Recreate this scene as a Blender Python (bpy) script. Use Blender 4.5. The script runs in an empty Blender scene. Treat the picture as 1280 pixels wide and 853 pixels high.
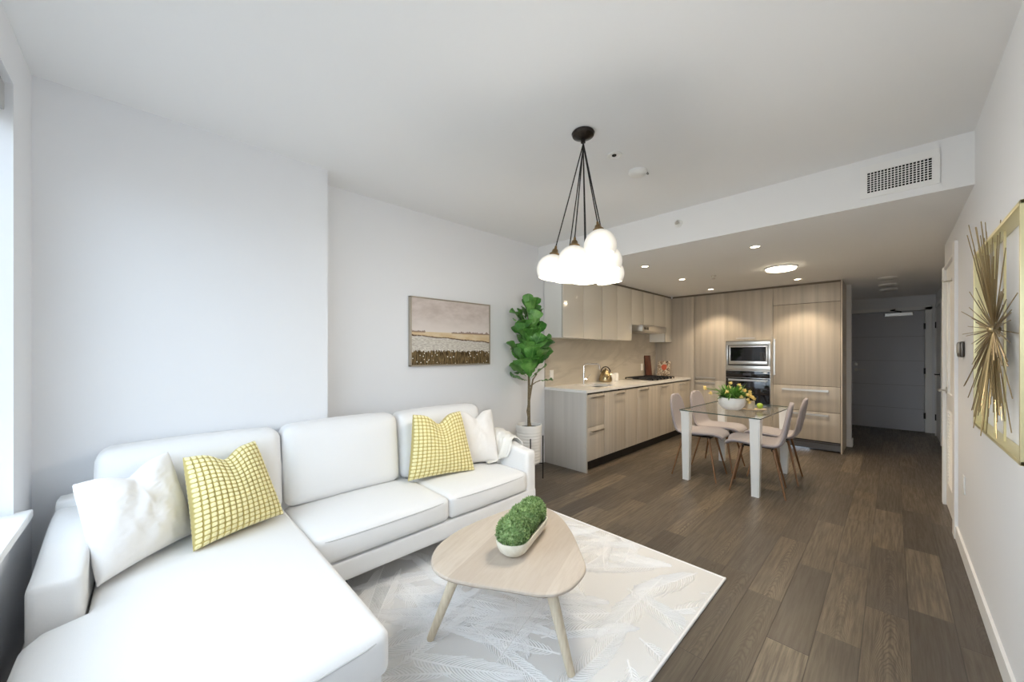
import bpy, bmesh, math, random
from mathutils import Vector, Matrix, noise
PI = math.pi
R = math.radians
sc = bpy.context.scene
C = sc.collection
random.seed(7)

# ------------------------------------------------------------------ camera
cam_d = bpy.data.cameras.new('camera'); cam = bpy.data.objects.new('camera', cam_d); C.objects.link(cam)
cam_d.sensor_width = 36.0
cam_d.lens = 466.23 / 1280 * 36
cam_d.shift_y = (440.43 - 426.5) / 1280
cam_d.clip_start = 0.02
cam.location = (0, 0, 1.352)
cam.rotation_euler = (R(90), 0, R(45.572))
sc.camera = cam
# ------------------------------------------------------------------ sky, view
W = bpy.data.worlds.new('sky'); sc.world = W; W.use_nodes = True
bg = W.node_tree.nodes['Background']
# overcast sky over darker ground
_t = W.node_tree; _tc = _t.nodes.new('ShaderNodeTexCoord'); _sx = _t.nodes.new('ShaderNodeSeparateXYZ'); _cr = _t.nodes.new('ShaderNodeValToRGB')
_t.links.new(_tc.outputs['Generated'], _sx.inputs[0]); _mr = _t.nodes.new('ShaderNodeMapRange'); _mr.inputs[1].default_value = -1; _t.links.new(_sx.outputs[2], _mr.inputs[0])
_t.links.new(_mr.outputs[0], _cr.inputs[0]); _cr.color_ramp.elements[0].position = .46; _cr.color_ramp.elements[0].color = (.22, .23, .24, 1)
_cr.color_ramp.elements[1].position = .54; _cr.color_ramp.elements[1].color = (.72, .85, 1.0, 1)
_t.links.new(_cr.outputs[0], bg.inputs[0]); bg.inputs[1].default_value = 3.1
sc.view_settings.view_transform = 'Standard'
sc.view_settings.look = 'None'
sc.view_settings.exposure = 0.65
sc.view_settings.gamma = 1.0
sc.view_settings.use_curve_mapping = False
sc.cycles.use_denoising = True
sc.cycles.max_bounces = 10
sc.cycles.diffuse_bounces = 7
sc.cycles.transparent_max_bounces = 16
sc.cycles.sample_clamp_indirect = 8.0
# daylight coming in through the living-room window
DAY = 36
def area_light(name, loc, rot, sx, sy, energy, col):
    l = bpy.data.lights.new(name, 'AREA'); l.shape = 'RECTANGLE'; l.size = sx; l.size_y = sy
    l.energy = energy; l.color = col
    o = bpy.data.objects.new(name, l); C.objects.link(o); o.location = loc; o.rotation_euler = rot
    return o
area_light('window_daylight', (-2.7, -1.75, 2.7), (R(60), 0, R(-40)), 3.0, 2.2, DAY, (0.80, 0.89, 1.0))
WARM = (1.0, 0.80, 0.56)
SPOT = 33

# ------------------------------------------------------------------ materials
class G:
    def __init__(s, m):
        s.t = m.node_tree; s.n = s.t.nodes; s.l = s.t.links
    def put(s, sock, v):
        if v is None: return
        if isinstance(v, bpy.types.NodeSocket): s.l.new(v, sock)
        else: sock.default_value = v
    def math(s, op, a, b=None, c=None):
        n = s.n.new('ShaderNodeMath'); n.operation = op
        s.put(n.inputs[0], a); s.put(n.inputs[1], b); s.put(n.inputs[2], c)
        return n.outputs[0]
    def xyz(s, v):
        n = s.n.new('ShaderNodeSeparateXYZ'); s.l.new(v, n.inputs[0]); return n.outputs
    def comb(s, x, y, z):
        n = s.n.new('ShaderNodeCombineXYZ')
        for i, v in enumerate((x, y, z)): s.put(n.inputs[i], v)
        return n.outputs[0]
    def pos(s): return s.n.new('ShaderNodeNewGeometry').outputs['Position']
    def uv(s): return s.n.new('ShaderNodeTexCoord').outputs['UV']
    def obj(s): return s.n.new('ShaderNodeTexCoord').outputs['Object']
    def noise(s, v, scale=5, detail=3, rough=.5, dist=0):
        n = s.n.new('ShaderNodeTexNoise'); s.put(n.inputs['Vector'], v)
        n.inputs['Scale'].default_value = scale; n.inputs['Detail'].default_value = detail
        n.inputs['Roughness'].default_value = rough; n.inputs['Distortion'].default_value = dist
        return n.outputs['Fac']
    def white(s, v):
        n = s.n.new('ShaderNodeTexWhiteNoise'); n.noise_dimensions = '3D'; s.put(n.inputs['Vector'], v)
        return n.outputs['Value']
    def voro(s, v, scale, feat='F1', out='Distance'):
        n = s.n.new('ShaderNodeTexVoronoi'); n.feature = feat; s.put(n.inputs['Vector'], v); n.inputs['Scale'].default_value = scale
        return n.outputs[out]
    def ramp(s, f, stops, interp='LINEAR'):
        n = s.n.new('ShaderNodeValToRGB'); s.put(n.inputs[0], f); cr = n.color_ramp; cr.interpolation = interp
        while len(cr.elements) < len(stops): cr.elements.new(.5)
        for e, (p, c) in zip(cr.elements, stops): e.position = p; e.color = (*c, 1) if len(c) == 3 else c
        return n.outputs[0]
    def mix(s, f, a, b, mode='MIX'):
        n = s.n.new('ShaderNodeMix'); n.data_type = 'RGBA'; n.blend_type = mode
        s.put(n.inputs[0], f)
        for i, v in ((6, a), (7, b)):
            if isinstance(v, tuple): v = (*v, 1) if len(v) == 3 else v
            s.put(n.inputs[i], v)
        return n.outputs[2]
    def maprange(s, v, a, b, c=0, d=1):
        n = s.n.new('ShaderNodeMapRange'); s.put(n.inputs[0], v)
        for i, q in enumerate((a, b, c, d)): n.inputs[i + 1].default_value = q
        return n.outputs[0]
    def bump(s, h, strength=.3, dist=.01):
        n = s.n.new('ShaderNodeBump'); s.l.new(h, n.inputs['Height']); n.inputs['Strength'].default_value = strength; n.inputs['Distance'].default_value = dist
        s.l.new(n.outputs[0], s.b.inputs['Normal'])

def mat(name, col=(.8, .8, .8), rough=.6, metal=0, spec=.5, coat=0, sheen=0):
    m = bpy.data.materials.new(name); m.use_nodes = True
    g = G(m); b = g.n['Principled BSDF']; g.b = b
    b.inputs['Base Color'].default_value = (*col, 1); b.inputs['Roughness'].default_value = rough
    b.inputs['Metallic'].default_value = metal; b.inputs['Specular IOR Level'].default_value = spec
    b.inputs['Coat Weight'].default_value = coat; b.inputs['Sheen Weight'].default_value = sheen
    m['_'] = 1
    m_g[name] = g
    return m
m_g = {}
def base(m, sock): g = m_g[m.name]; g.l.new(sock, g.b.inputs['Base Color'])
def emit(name, col, strength, body=(.9, .9, .88)):
    m = mat(name, body, .4); b = m_g[name].b
    b.inputs['Emission Color'].default_value = (*col, 1); b.inputs['Emission Strength'].default_value = strength
    return m
def painted(name, col, rough=.75, amt=.02):
    m = mat(name, col, rough, spec=.3); g = m_g[name]
    g.bump(g.noise(g.pos(), 140, 2), amt, .01)
    return m
M = {}
M['wall'] = painted('wall_paint', (.785, .795, .815), .7)
M['ceil'] = painted('ceiling_paint', (.82, .825, .83), .8)
M['trim'] = painted('trim_paint', (.84, .84, .83), .4, .005)
M['hall_door'] = painted('entry_door_paint', (.52, .53, .57), .45, .01)
M['white_plastic'] = mat('white_plastic', (.82, .82, .80), .4)
M['hole_shade'] = mat('void_shade', (.01, .01, .01), .9)  # near-black colour painting the shade inside openings
M['bronze'] = mat('dark_bronze', (.030, .024, .020), .22, .7)
M['cord'] = mat('black_cord', (.012, .011, .010), .6)
M['socket'] = mat('antique_brass', (.26, .17, .08), .35, .9)
M['black'] = mat('black_metal', (.015, .015, .016), .4, .5)
M['steel'] = mat('brushed_steel', (.60, .59, .57), .28, 1)
M['chrome'] = mat('chrome', (.75, .75, .75), .1, 1)
M['nickel'] = mat('satin_nickel', (.62, .60, .56), .3, 1)
M['black_glass'] = mat('black_glass', (.006, .006, .008), .05, 0, .6)
M['iron'] = mat('cast_iron', (.015, .015, .018), .5)
M['brass_kettle'] = mat('brushed_gold', (.42, .33, .19), .26, 1)
M['gold'] = mat('pale_gold_frame', (.74, .66, .38), .35, .55)
M['gold_rod'] = mat('champagne_rod', (.36, .28, .15), .32, .9)
M['copper_leg'] = mat('walnut_copper_leg', (.22, .115, .055), .35, .35)
M['gloss_white'] = mat('gloss_white_lacquer', (.86, .86, .84), .15, coat=.4)
M['ceramic'] = mat('white_ceramic', (.86, .86, .84), .35)
M['soil'] = mat('dark_soil', (.02, .016, .012), .9)
M['quartz'] = mat('white_quartz', (.80, .79, .76), .2); g = m_g['white_quartz']
base(M['quartz'], g.ramp(g.noise(g.pos(), 9, 5, .6), [(.3, (.76, .75, .72)), (.7, (.82, .81, .79))]))
# floor : stained oak planks along the room
m = M['floor'] = mat('oak_planks', rough=.35); g = m_g['oak_planks']
x, y, z = g.xyz(g.pos())
px = g.math('DIVIDE', g.math('ADD', x, 50.345), .159)
ix = g.math('FLOOR', px); fx = g.math('FRACT', px)
off = g.math('MULTIPLY', g.white(g.comb(ix, 3.1, 0)), 7.0)
py = g.math('DIVIDE', g.math('ADD', y, g.math('ADD', off, 20)), .88)
iy = g.math('FLOOR', py); fy = g.math('FRACT', py)
rnd = g.white(g.comb(ix, iy, 1.7)); rnd2 = g.white(g.comb(ix, iy, 9.3))
shift = g.math('MULTIPLY', rnd, 37.0)
gv = g.comb(x, g.math('ADD', g.math('MULTIPLY', y, .045), shift), shift)
grain = g.noise(gv, 85, 4, .6, .2)
xc = g.math('MULTIPLY', g.math('SUBTRACT', fx, g.math('ADD', .3, g.math('MULTIPLY', rnd2, .4))), .159)
wob = g.noise(g.comb(g.math('MULTIPLY', x, 12), g.math('MULTIPLY', y, 3.5), shift), 1, 3, .6)
arch = g.math('ADD', g.math('MULTIPLY', g.math('MULTIPLY', xc, xc), 120), g.math('ADD', y, g.math('MULTIPLY', wob, .34)))
rings = g.math('MULTIPLY', g.math('ADD', g.math('SINE', g.math('MULTIPLY', arch, 115)), 1), .5)
ring_on = g.math('MULTIPLY', g.maprange(rnd2, .35, .6), g.maprange(wob, .30, .5, .35, 1))
tone = g.ramp(rnd, [(0, (.080, .067, .052)), (.35, (.112, .093, .070)), (.7, (.148, .121, .088)), (1, (.205, .163, .112))])
blotch = g.noise(g.comb(x, g.math('MULTIPLY', y, .5), shift), 4.5, 3)
c1 = g.mix(g.maprange(grain, .38, .62, 0, .7), tone, (.066, .050, .038))
c2 = g.mix(g.math('MULTIPLY', g.math('MULTIPLY', g.math('POWER', rings, 2.6), ring_on), .8), c1, (.060, .045, .034))
c3 = g.mix(g.maprange(blotch, .45, .75, 0, .45), c2, (.088, .078, .070))
ex = g.math('MINIMUM', fx, g.math('SUBTRACT', 1, fx)); ey = g.math('MINIMUM', fy, g.math('SUBTRACT', 1, fy))
seam = g.math('MAXIMUM', g.maprange(ex, .006, .016, 1, 0), g.maprange(ey, .0012, .0032, 1, 0))
base(m, g.mix(g.math('MULTIPLY', seam, .7), c3, (.028, .022, .018)))
g.l.new(g.maprange(grain, .3, .7, .30, .46), g.b.inputs['Roughness'])
g.bump(g.math('SUBTRACT', g.math('MULTIPLY', grain, .25), seam), .25, .003)
# kitchen laminate : vertical bands of greige grain
def laminate(name, tint=1.0, cool=0, con=1.0):
    m = mat(name, rough=.38); g = m_g[name]
    x, y, z = g.xyz(g.pos())
    h = g.math('ADD', x, y)
    band = g.noise(g.comb(g.math('MULTIPLY', h, 1), g.math('MULTIPLY', h, .0), g.math('MULTIPLY', z, .035)), 17, 2, .5)
    fine = g.noise(g.comb(h, 0, g.math('MULTIPLY', z, .03)), 95, 4, .65)
    mid = (.48 * tint, .43 * tint + cool, .365 * tint + cool * 2.2)
    con *= .62
    f_ = lambda k: tuple(q * (1 + (k - 1) * con) for q in mid)
    a = g.ramp(band, [(.30, f_(.76)), (.5, f_(1)), (.7, f_(1.2))])
    base(m, g.mix(g.maprange(fine, .3, .75, 0, .4 * con), a, f_(.68)))
    return m
M['lam'] = laminate('greige_wood_laminate')
M['carcass'] = mat('shade_dark_carcass', (.05, .042, .034), .7)  # coloured dark so the gaps between fronts look shaded
M['gloss'] = mat('gloss_beige_lacquer', (.72, .68, .60), .12, coat=.5)
M['gloss_end'] = mat('gloss_white_panel', (.84, .84, .82), .3)
m = M['marble'] = mat('beige_marble', rough=.3); g = m_g['beige_marble']
p = g.pos(); x, y, z = g.xyz(p)
v = g.comb(0, g.math('ADD', y, g.math('MULTIPLY', z, -1.5)), g.math('MULTIPLY', z, 2.2))
vein = g.math('ABSOLUTE', g.math('SUBTRACT', g.noise(v, .8, 5, .55, .7), .5))
cl = g.noise(v, 1.1, 4)
a = g.ramp(cl, [(.3, (.46, .42, .35)), (.7, (.58, .535, .46))])
base(m, g.mix(g.maprange(vein, 0, .05, .5, 0), a, (.36, .325, .27)))
# fabrics
def weave(name, col, sc_=900, amt=.25, rough=.9, sheen=.2):
    m = mat(name, col, rough, spec=.15, sheen=sheen); g = m_g[name]
    n = g.noise(g.obj(), sc_, 2, .6)
    base(m, g.mix(g.maprange(n, .35, .65, 0, .35), col, tuple(q * .86 for q in col)))
    g.bump(n, amt, .002)
    return m
M['sofa'] = weave('ivory_linen', (.81, .805, .80))
M['pipe'] = weave('ivory_piping', (.58, .575, .565))
M['white_linen'] = weave('white_cotton', (.84, .82, .80), 700)
M['throw'] = weave('cream_knit', (.84, .82, .77), 300, .6)
M['chair'] = weave('warm_grey_felt', (.33, .305, .325), 1200)
m = M['yellow'] = mat('yellow_waffle', rough=.9, spec=.1, sheen=.3); g = m_g['yellow_waffle']
u = g.xyz(g.uv())
fu = g.math('FRACT', u[0]); fv = g.math('FRACT', u[1])
du = g.math('ABSOLUTE', g.math('SUBTRACT', fu, .5)); dv = g.math('ABSOLUTE', g.math('SUBTRACT', fv, .5))
d = g.math('POWER', g.math('ADD', g.math('POWER', du, 3.5), g.math('POWER', dv, 3.5)), 1 / 3.5)
n = g.noise(g.uv(), 3, 2)
puff = g.mix(g.maprange(n, .3, .7), (.80, .70, .34), (.87, .80, .48))
base(m, g.mix(g.maprange(d, .36, .44, 0, 1), puff, (.50, .40, .13)))
M['rug'] = weave('grey_white_rug', (.76, .75, .735), 500, .4)
M['rug_pile'] = weave('white_raised_pile', (.90, .89, .88), 600, .5)
# oak table top
m = M['oak'] = mat('whitewashed_oak', rough=.45); g = m_g['whitewashed_oak']
x, y, z = g.xyz(g.pos())
# boards run along the line of the planter
a_ = R(20); s_ = g.math('ADD', g.math('MULTIPLY', x, math.cos(a_)), g.math('MULTIPLY', y, math.sin(a_)))
t_ = g.math('SUBTRACT', g.math('MULTIPLY', y, math.cos(a_)), g.math('MULTIPLY', x, math.sin(a_)))
bi = g.math('FLOOR', g.math('DIVIDE', s_, .105)); br = g.white(g.comb(bi, 2, 5))
gr = g.noise(g.comb(s_, g.math('MULTIPLY', t_, .12), br), 60, 4, .6, .3)
col = g.ramp(br, [(0, (.47, .395, .325)), (1, (.59, .515, .435))])
base(m, g.mix(g.maprange(gr, .4, .75, 0, .5), col, (.42, .335, .255)))
m = M['oak_leg'] = mat('pale_oak_leg', rough=.5); g = m_g['pale_oak_leg']
x, y, z = g.xyz(g.pos())
base(m, g.ramp(g.noise(g.comb(x, y, g.math('MULTIPLY', z, .1)), 90, 3), [(.3, (.56, .47, .34)), (.7, (.72, .64, .50))]))
m = M['planter'] = mat('ribbed_stone', rough=.7); g = m_g['ribbed_stone']
n = g.noise(g.obj(), 30, 4)
base(m, g.ramp(n, [(.3, (.66, .61, .48)), (.7, (.80, .76, .66))]))
M['moss'] = mat('moss_green', rough=.8); g = m_g['moss_green']
base(M['moss'], g.ramp(g.noise(g.pos(), 90, 2), [(.3, (.13, .23, .065)), (.55, (.26, .38, .145)), (.8, (.50, .58, .32))]))
M['leaf'] = mat('fig_leaf_green', rough=.35); g = m_g['fig_leaf_green']
u = g.xyz(g.uv()); rib = g.maprange(g.math('ABSOLUTE', g.math('SUBTRACT', u[0], .5)), .0, .03, .6, 0)
lc = g.ramp(g.noise(g.pos(), 9, 2), [(.3, (.035, .14, .022)), (.5, (.085, .26, .045)), (.7, (.17, .38, .09))])
base(M['leaf'], g.mix(rib, lc, (.22, .45, .12)))
vn = g.math('SINE', g.math('ADD', g.math('MULTIPLY', u[1], 60), g.math('MULTIPLY', g.math('ABSOLUTE', g.math('SUBTRACT', u[0], .5)), -40)))
g.bump(vn, .25, .003)
M['stem_leaf'] = mat('fresh_leaf', (.13, .30, .05), .5)
M['trunk'] = mat('fig_bark', rough=.8); g = m_g['fig_bark']
base(M['trunk'], g.ramp(g.noise(g.pos(), 60, 4), [(.3, (.10, .075, .045)), (.7, (.24, .19, .11))]))
M['blossom'] = mat('yellow_blossom', rough=.8); g = m_g['yellow_blossom']
base(M['blossom'], g.ramp(g.noise(g.pos(), 40, 2), [(.3, (.80, .55, .13)), (.7, (.88, .80, .42))]))
M['lime'] = mat('lime_skin', (.36, .52, .07), .4)
M['cup'] = mat('beige_cup', (.62, .55, .42), .4)
M['tray'] = mat('light_board', (.66, .52, .36), .5)
m = M['dark_wood'] = mat('walnut_board', rough=.4); g = m_g['walnut_board']
x, y, z = g.xyz(g.pos())
base(m, g.ramp(g.noise(g.comb(g.math('MULTIPLY', y, 1), 0, g.math('MULTIPLY', z, .1)), 50, 3), [(.3, (.045, .012, .006)), (.7, (.14, .04, .018))]))
def glass(name, col=(.95, .98, .97), rough=.0, ior=1.5):
    m = bpy.data.materials.new(name); m.use_nodes = True; t = m.node_tree; t.nodes.clear()
    o = t.nodes.new('ShaderNodeOutputMaterial'); mx = t.nodes.new('ShaderNodeMixShader')
    tr = t.nodes.new('ShaderNodeBsdfTransparent'); gl = t.nodes.new('ShaderNodeBsdfGlossy'); fr = t.nodes.new('ShaderNodeLayerWeight')
    tr.inputs[0].default_value = (*col, 1); gl.inputs['Roughness'].default_value = rough; fr.inputs[0].default_value = .5
    pw = t.nodes.new('ShaderNodeMath'); pw.operation = 'POWER'; pw.inputs[1].default_value = 5; ma = t.nodes.new('ShaderNodeMath'); ma.operation = 'MULTIPLY_ADD'; ma.inputs[1].default_value = .35; ma.inputs[2].default_value = .03
    t.links.new(fr.outputs['Facing'], pw.inputs[0]); t.links.new(pw.outputs[0], ma.inputs[0])
    t.links.new(ma.outputs[0], mx.inputs[0]); t.links.new(tr.outputs[0], mx.inputs[1]); t.links.new(gl.outputs[0], mx.inputs[2]); t.links.new(mx.outputs[0], o.inputs[0])
    return m
M['glass'] = glass('clear_table_glass', (.97, .98, .975))
M['glass_edge'] = mat('green_glass_edge', (.05, .09, .08), .1)
M['pane'] = glass('window_glass', (.97, .98, .98))
M['globe'] = emit('lit_alabaster_glass', (1.0, .93, .80), 1.0, (.62, .60, .55)); g = m_g['lit_alabaster_glass']
lw = g.n.new('ShaderNodeLayerWeight'); lw.inputs[0].default_value = .35
cloud = g.noise(g.obj(), 14, 3)
g.l.new(g.math('MULTIPLY', g.maprange(lw.outputs['Facing'], .1, .85, .55, .09), g.maprange(cloud, .3, .7, .8, 1.15)), g.b.inputs['Emission Strength'])
M['bulb'] = emit('warm_lamp', (1, .86, .64), 7)
M['lamp'] = emit('ceiling_lamp_glow', (1, .84, .60), 9)
M['hall_lamp'] = mat('unlit_lamp_glass', (.55, .55, .53), .4)
M['screen_txt'] = emit('oven_clock_glow', (.6, .75, 1.0), .8, (.05, .05, .06))

# ------------------------------------------------------------------ mesh helpers
def BM(): return bmesh.new()
def box(bm, x0, x1, y0, y1, z0, z1, bev=0, seg=2):
    t = bmesh.new()
    bmesh.ops.create_cube(t, size=1)
    for v in t.verts:
        v.co = ((x0 + x1) / 2 + v.co.x * (x1 - x0), (y0 + y1) / 2 + v.co.y * (y1 - y0), (z0 + z1) / 2 + v.co.z * (z1 - z0))
    if bev > 0: bmesh.ops.bevel(t, geom=list(t.edges), offset=bev, segments=seg, profile=.6, affect='EDGES')
    join(bm, t); return bm
def join(bm, t, mtx=None):
    mp = {}
    for v in t.verts: mp[v] = bm.verts.new(mtx @ v.co if mtx else v.co)
    ul = t.loops.layers.uv.active; dl = None
    if ul: dl = bm.loops.layers.uv.active or bm.loops.layers.uv.new('UVMap')
    for f in t.faces:
        try: nf = bm.faces.new([mp[v] for v in f.verts])
        except ValueError: continue
        nf.material_index = f.material_index
        if ul:
            for a, b in zip(nf.loops, f.loops): a[dl].uv = b[ul].uv
    t.free()
def tube(bm, pts, r, seg=8, cap=True):
    pts = [Vector(p) for p in pts]
    rs = r if isinstance(r, (list, tuple)) else [r] * len(pts)
    rings = []; up = None
    for i, p in enumerate(pts):
        d = (pts[min(i + 1, len(pts) - 1)] - pts[max(i - 1, 0)]).normalized()
        if up is None: up = Vector((0, 0, 1)) if abs(d.z) < .9 else Vector((1, 0, 0))
        a = d.cross(up).normalized(); b = a.cross(d).normalized(); up = b
        rings.append([bm.verts.new(p + (a * math.cos(2 * PI * k / seg) + b * math.sin(2 * PI * k / seg)) * rs[i]) for k in range(seg)])
    for i in range(len(rings) - 1):
        for k in range(seg):
            bm.faces.new([rings[i][k], rings[i][(k + 1) % seg], rings[i + 1][(k + 1) % seg], rings[i + 1][k]])
    if cap:
        bm.faces.new(rings[0][::-1]); bm.faces.new(rings[-1])
    return bm
def lathe(bm, prof, cx=0, cy=0, seg=32, sx=1, sy=1):
    rings = []
    for r, z in prof:
        rings.append([bm.verts.new((cx + sx * r * math.cos(2 * PI * k / seg), cy + sy * r * math.sin(2 * PI * k / seg), z)) for k in range(seg)] if r > 1e-5 else [bm.verts.new((cx, cy, z))])
    for a, b in zip(rings, rings[1:]):
        for k in range(seg):
            k2 = (k + 1) % seg
            if len(a) == 1 and len(b) == 1: continue
            if len(a) == 1: bm.faces.new([a[0], b[k2], b[k]])
            elif len(b) == 1: bm.faces.new([a[k], a[k2], b[0]])
            else: bm.faces.new([a[k], a[k2], b[k2], b[k]])
    return bm
def prism(bm, poly, z0, z1):
    a = [bm.verts.new((x, y, z0)) for x, y in poly]; b = [bm.verts.new((x, y, z1)) for x, y in poly]
    n = len(poly)
    for i in range(n): bm.faces.new([a[i], a[(i + 1) % n], b[(i + 1) % n], b[i]])
    bm.faces.new(a[::-1]); bm.faces.new(b); return bm
def softbox(bm, x0, x1, y0, y1, z0, z1, r, n=14, puff=(0, 0, 0, 0, 0, 0)):
    """upholstered block; puff = bulge on -x,+x,-y,+y,-z,+z faces"""
    t = bmesh.new(); bmesh.ops.create_cube(t, size=2)
    bmesh.ops.subdivide_edges(t, edges=list(t.edges), cuts=n, use_grid_fill=True)
    h = Vector(((x1 - x0) / 2, (y1 - y0) / 2, (z1 - z0) / 2)); c = Vector(((x0 + x1) / 2, (y0 + y1) / 2, (z0 + z1) / 2))
    for v in t.verts:
        q = v.co.copy()
        p = Vector()
        for i in range(3):   # crowd the grid towards the edges so that rounding is smooth
            k = q[i]; s = math.copysign(1 - (1 - abs(k)) ** 1.0, k)
            p[i] = h[i] * math.sin(s * PI / 2) ** 1 if abs(s) < 1 else h[i] * s
        inn = Vector([max(-h[i] + r, min(h[i] - r, p[i])) for i in range(3)])
        d = p - inn
        if d.length > 1e-9: p = inn + d.normalized() * r
        e = Vector([p[i] / h[i] for i in range(3)])
        for i in range(3):
            j, k = (i + 1) % 3, (i + 2) % 3
            w = max(0, 1 - e[j] ** 2) * max(0, 1 - e[k] ** 2)
            w = w ** .7
            if e[i] > .0: p[i] += puff[2 * i + 1] * w * e[i] ** 3
            else: p[i] -= puff[2 * i] * w * (-e[i]) ** 3
        v.co = p + c
    join(bm, t); return bm

ORG = {}
def finish(name, bm, m, parent=None, smooth=40, recalc=True):
    if recalc: bmesh.ops.recalc_face_normals(bm, faces=bm.faces)
    if parent is not None: off = Vector(ORG[parent.name])
    else:
        xs = [v.co for v in bm.verts]
        off = Vector(((min(v.x for v in xs) + max(v.x for v in xs)) / 2, (min(v.y for v in xs) + max(v.y for v in xs)) / 2, min(v.z for v in xs)))
    for v in bm.verts: v.co -= off
    me = bpy.data.meshes.new(name); bm.to_mesh(me); bm.free()
    ms = m if isinstance(m, (list, tuple)) else [m]
    for q in ms: me.materials.append(M[q] if isinstance(q, str) else q)
    if smooth:
        me.polygons.foreach_set('use_smooth', [True] * len(me.polygons))
        me.set_sharp_from_angle(angle=R(smooth))
    o = bpy.data.objects.new(name, me); C.objects.link(o)
    if parent is not None:
        o.parent = parent; ORG[o.name] = ORG[parent.name]
    else:
        o.location = off; ORG[o.name] = tuple(off)
    return o
def tag(o, label, cat, group=None):
    o['label'] = label; o['category'] = cat
    if group: o['group'] = group
    return o
def thing(name, label, cat, loc=(0, 0, 0), group=None):
    o = bpy.data.objects.new(name, None); C.objects.link(o); o.location = loc; o.empty_display_size = .1
    ORG[o.name] = tuple(loc)
    return tag(o, label, cat, group)
def struct(name, bm, m, parent=None, smooth=0):
    o = finish(name, bm, m, parent, smooth)
    if parent is None: o['kind'] = 'structure'
    return o
def dup(root, label=None):
    r = root.copy(); C.objects.link(r)
    if label: r['label'] = label
    for ch in root.children:
        c = ch.copy(); C.objects.link(c); c.parent = r
        for gch in ch.children:
            d = gch.copy(); C.objects.link(d); d.parent = c
    return r
def bar_handle(bm, p0, p1, out, r=.006):
    """bar pull from p0 to p1 standing off along vector out"""
    p0, p1, out = Vector(p0), Vector(p1), Vector(out); d = (p1 - p0).normalized()
    w = Vector((0, 0, 1)) if abs(d.z) < .5 else Vector((1, 0, 0)); n = out.normalized()
    def bar(a, b_, e1, h1, e2, h2):
        c = [q + e1 * i * h1 + e2 * j * h2 for q in (a, b_) for i, j in ((-1, -1), (1, -1), (1, 1), (-1, 1))]
        v = [bm.verts.new(q) for q in c]
        for i in range(4): bm.faces.new([v[i], v[(i + 1) % 4], v[4 + (i + 1) % 4], v[4 + i]])
        bm.faces.new(v[3::-1]); bm.faces.new(v[4:])
    bar(p0 + out, p1 + out, w, r * 1.35, n, r * .6)
    for q in (p0 + d * .012, p1 - d * .012): bar(q, q + out - n * r * .6, w, r * 1.2, d, r)
    return bm

# ------------------------------------------------------------------ the room shell
XL, XL2, XR, YW, YB, YK, ZC, ZB = -2.758, -3.0, .33, -.375, 3.385, 6.562, 2.621, 2.314
YR, XH, YE = 5.14, .505, 9.36
struct('floor', box(BM(), -3.3, .9, -.55, 9.6, -.06, 0), 'floor')
struct('ceiling', box(BM(), -3.3, .9, -.55, 3.5, ZC, ZC + .1), 'ceil')
struct('ceiling_kitchen', box(BM(), -3.3, .9, YB, 9.6, ZB, ZC), 'ceil')
struct('wall_left', box(box(BM(), -3.2, XL, -.55, .903, 0, ZC), -3.2, XL2, .903, YK + .7, 0, ZC), 'wall')
struct('wall_right', box(BM(), XR, .9, -.55, 4.30, 0, ZC), 'wall')
b = BM(); box(b, XR, .42, 4.30, 5.06, 2.09, ZC); box(b, XR, .9, 5.06, YR, 0, ZC); box(b, .42, .9, 4.3, 5.06, 0, ZC)
struct('wall_right_closet', b, 'wall')
struct('wall_hall_right', box(BM(), XH, .9, YR, 9.5, 0, ZB), 'wall')
b = BM(); box(b, -.9, -.56, YE, 9.55, 0, ZB); box(b, .385, .6, YE, 9.55, 0, ZB); box(b, -.56, .385, YE, 9.55, 2.075, ZB)
box(b, -.9, .9, 9.45, 9.6, 0, ZB); struct('wall_hall_end', b, 'wall')  # rear slab added behind the entry door to stop light leaking in
struct('wall_hall_left', box(BM(), -.462, -.412, 7.17, 7.30, 0, ZB), 'wall')
struct('wall_hall_nook', box(BM(), -.9, -.72, 7.30, YE, 0, ZB), 'wall')
b = BM()
WX0, WX1, WZ0, WZ1 = -2.43, .12, .705, 2.41
box(b, -2.9, WX0, -.53, YW, 0, ZC); box(b, WX1, XR + .02, -.53, YW, 0, ZC); box(b, WX0, WX1, -.53, YW, 0, WZ0); box(b, WX0, WX1, -.53, YW, WZ1, ZC)
struct('wall_window', b, 'wall')
# baseboards and casings
b = BM(); box(b, XR - .013, XR, YW, 4.17, 0, .10, .003); struct('baseboard_right', b, 'trim')
b = BM(); box(b, XL, XL + .012, YW, .903, 0, .10, .003); box(b, XL2, XL2 + .012, .903, 3.49, 0, .10, .003); struct('baseboard_left', b, 'trim')
b = BM(); box(b, XL, XR, YW, YW + .012, 0, .10, .003); struct('baseboard_window', b, 'trim')
b = BM(); box(b, XR - .012, XR, 5.085, YR + .012, 0, .10, .003); box(b, XR, XH, YR, YR + .012, 0, .1, .003); struct('baseboard_closet', b, 'trim')
b = BM(); box(b, -.462, -.398, 7.156, 7.312, 0, .11, .003); struct('baseboard_hall', b, 'trim')
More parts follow.
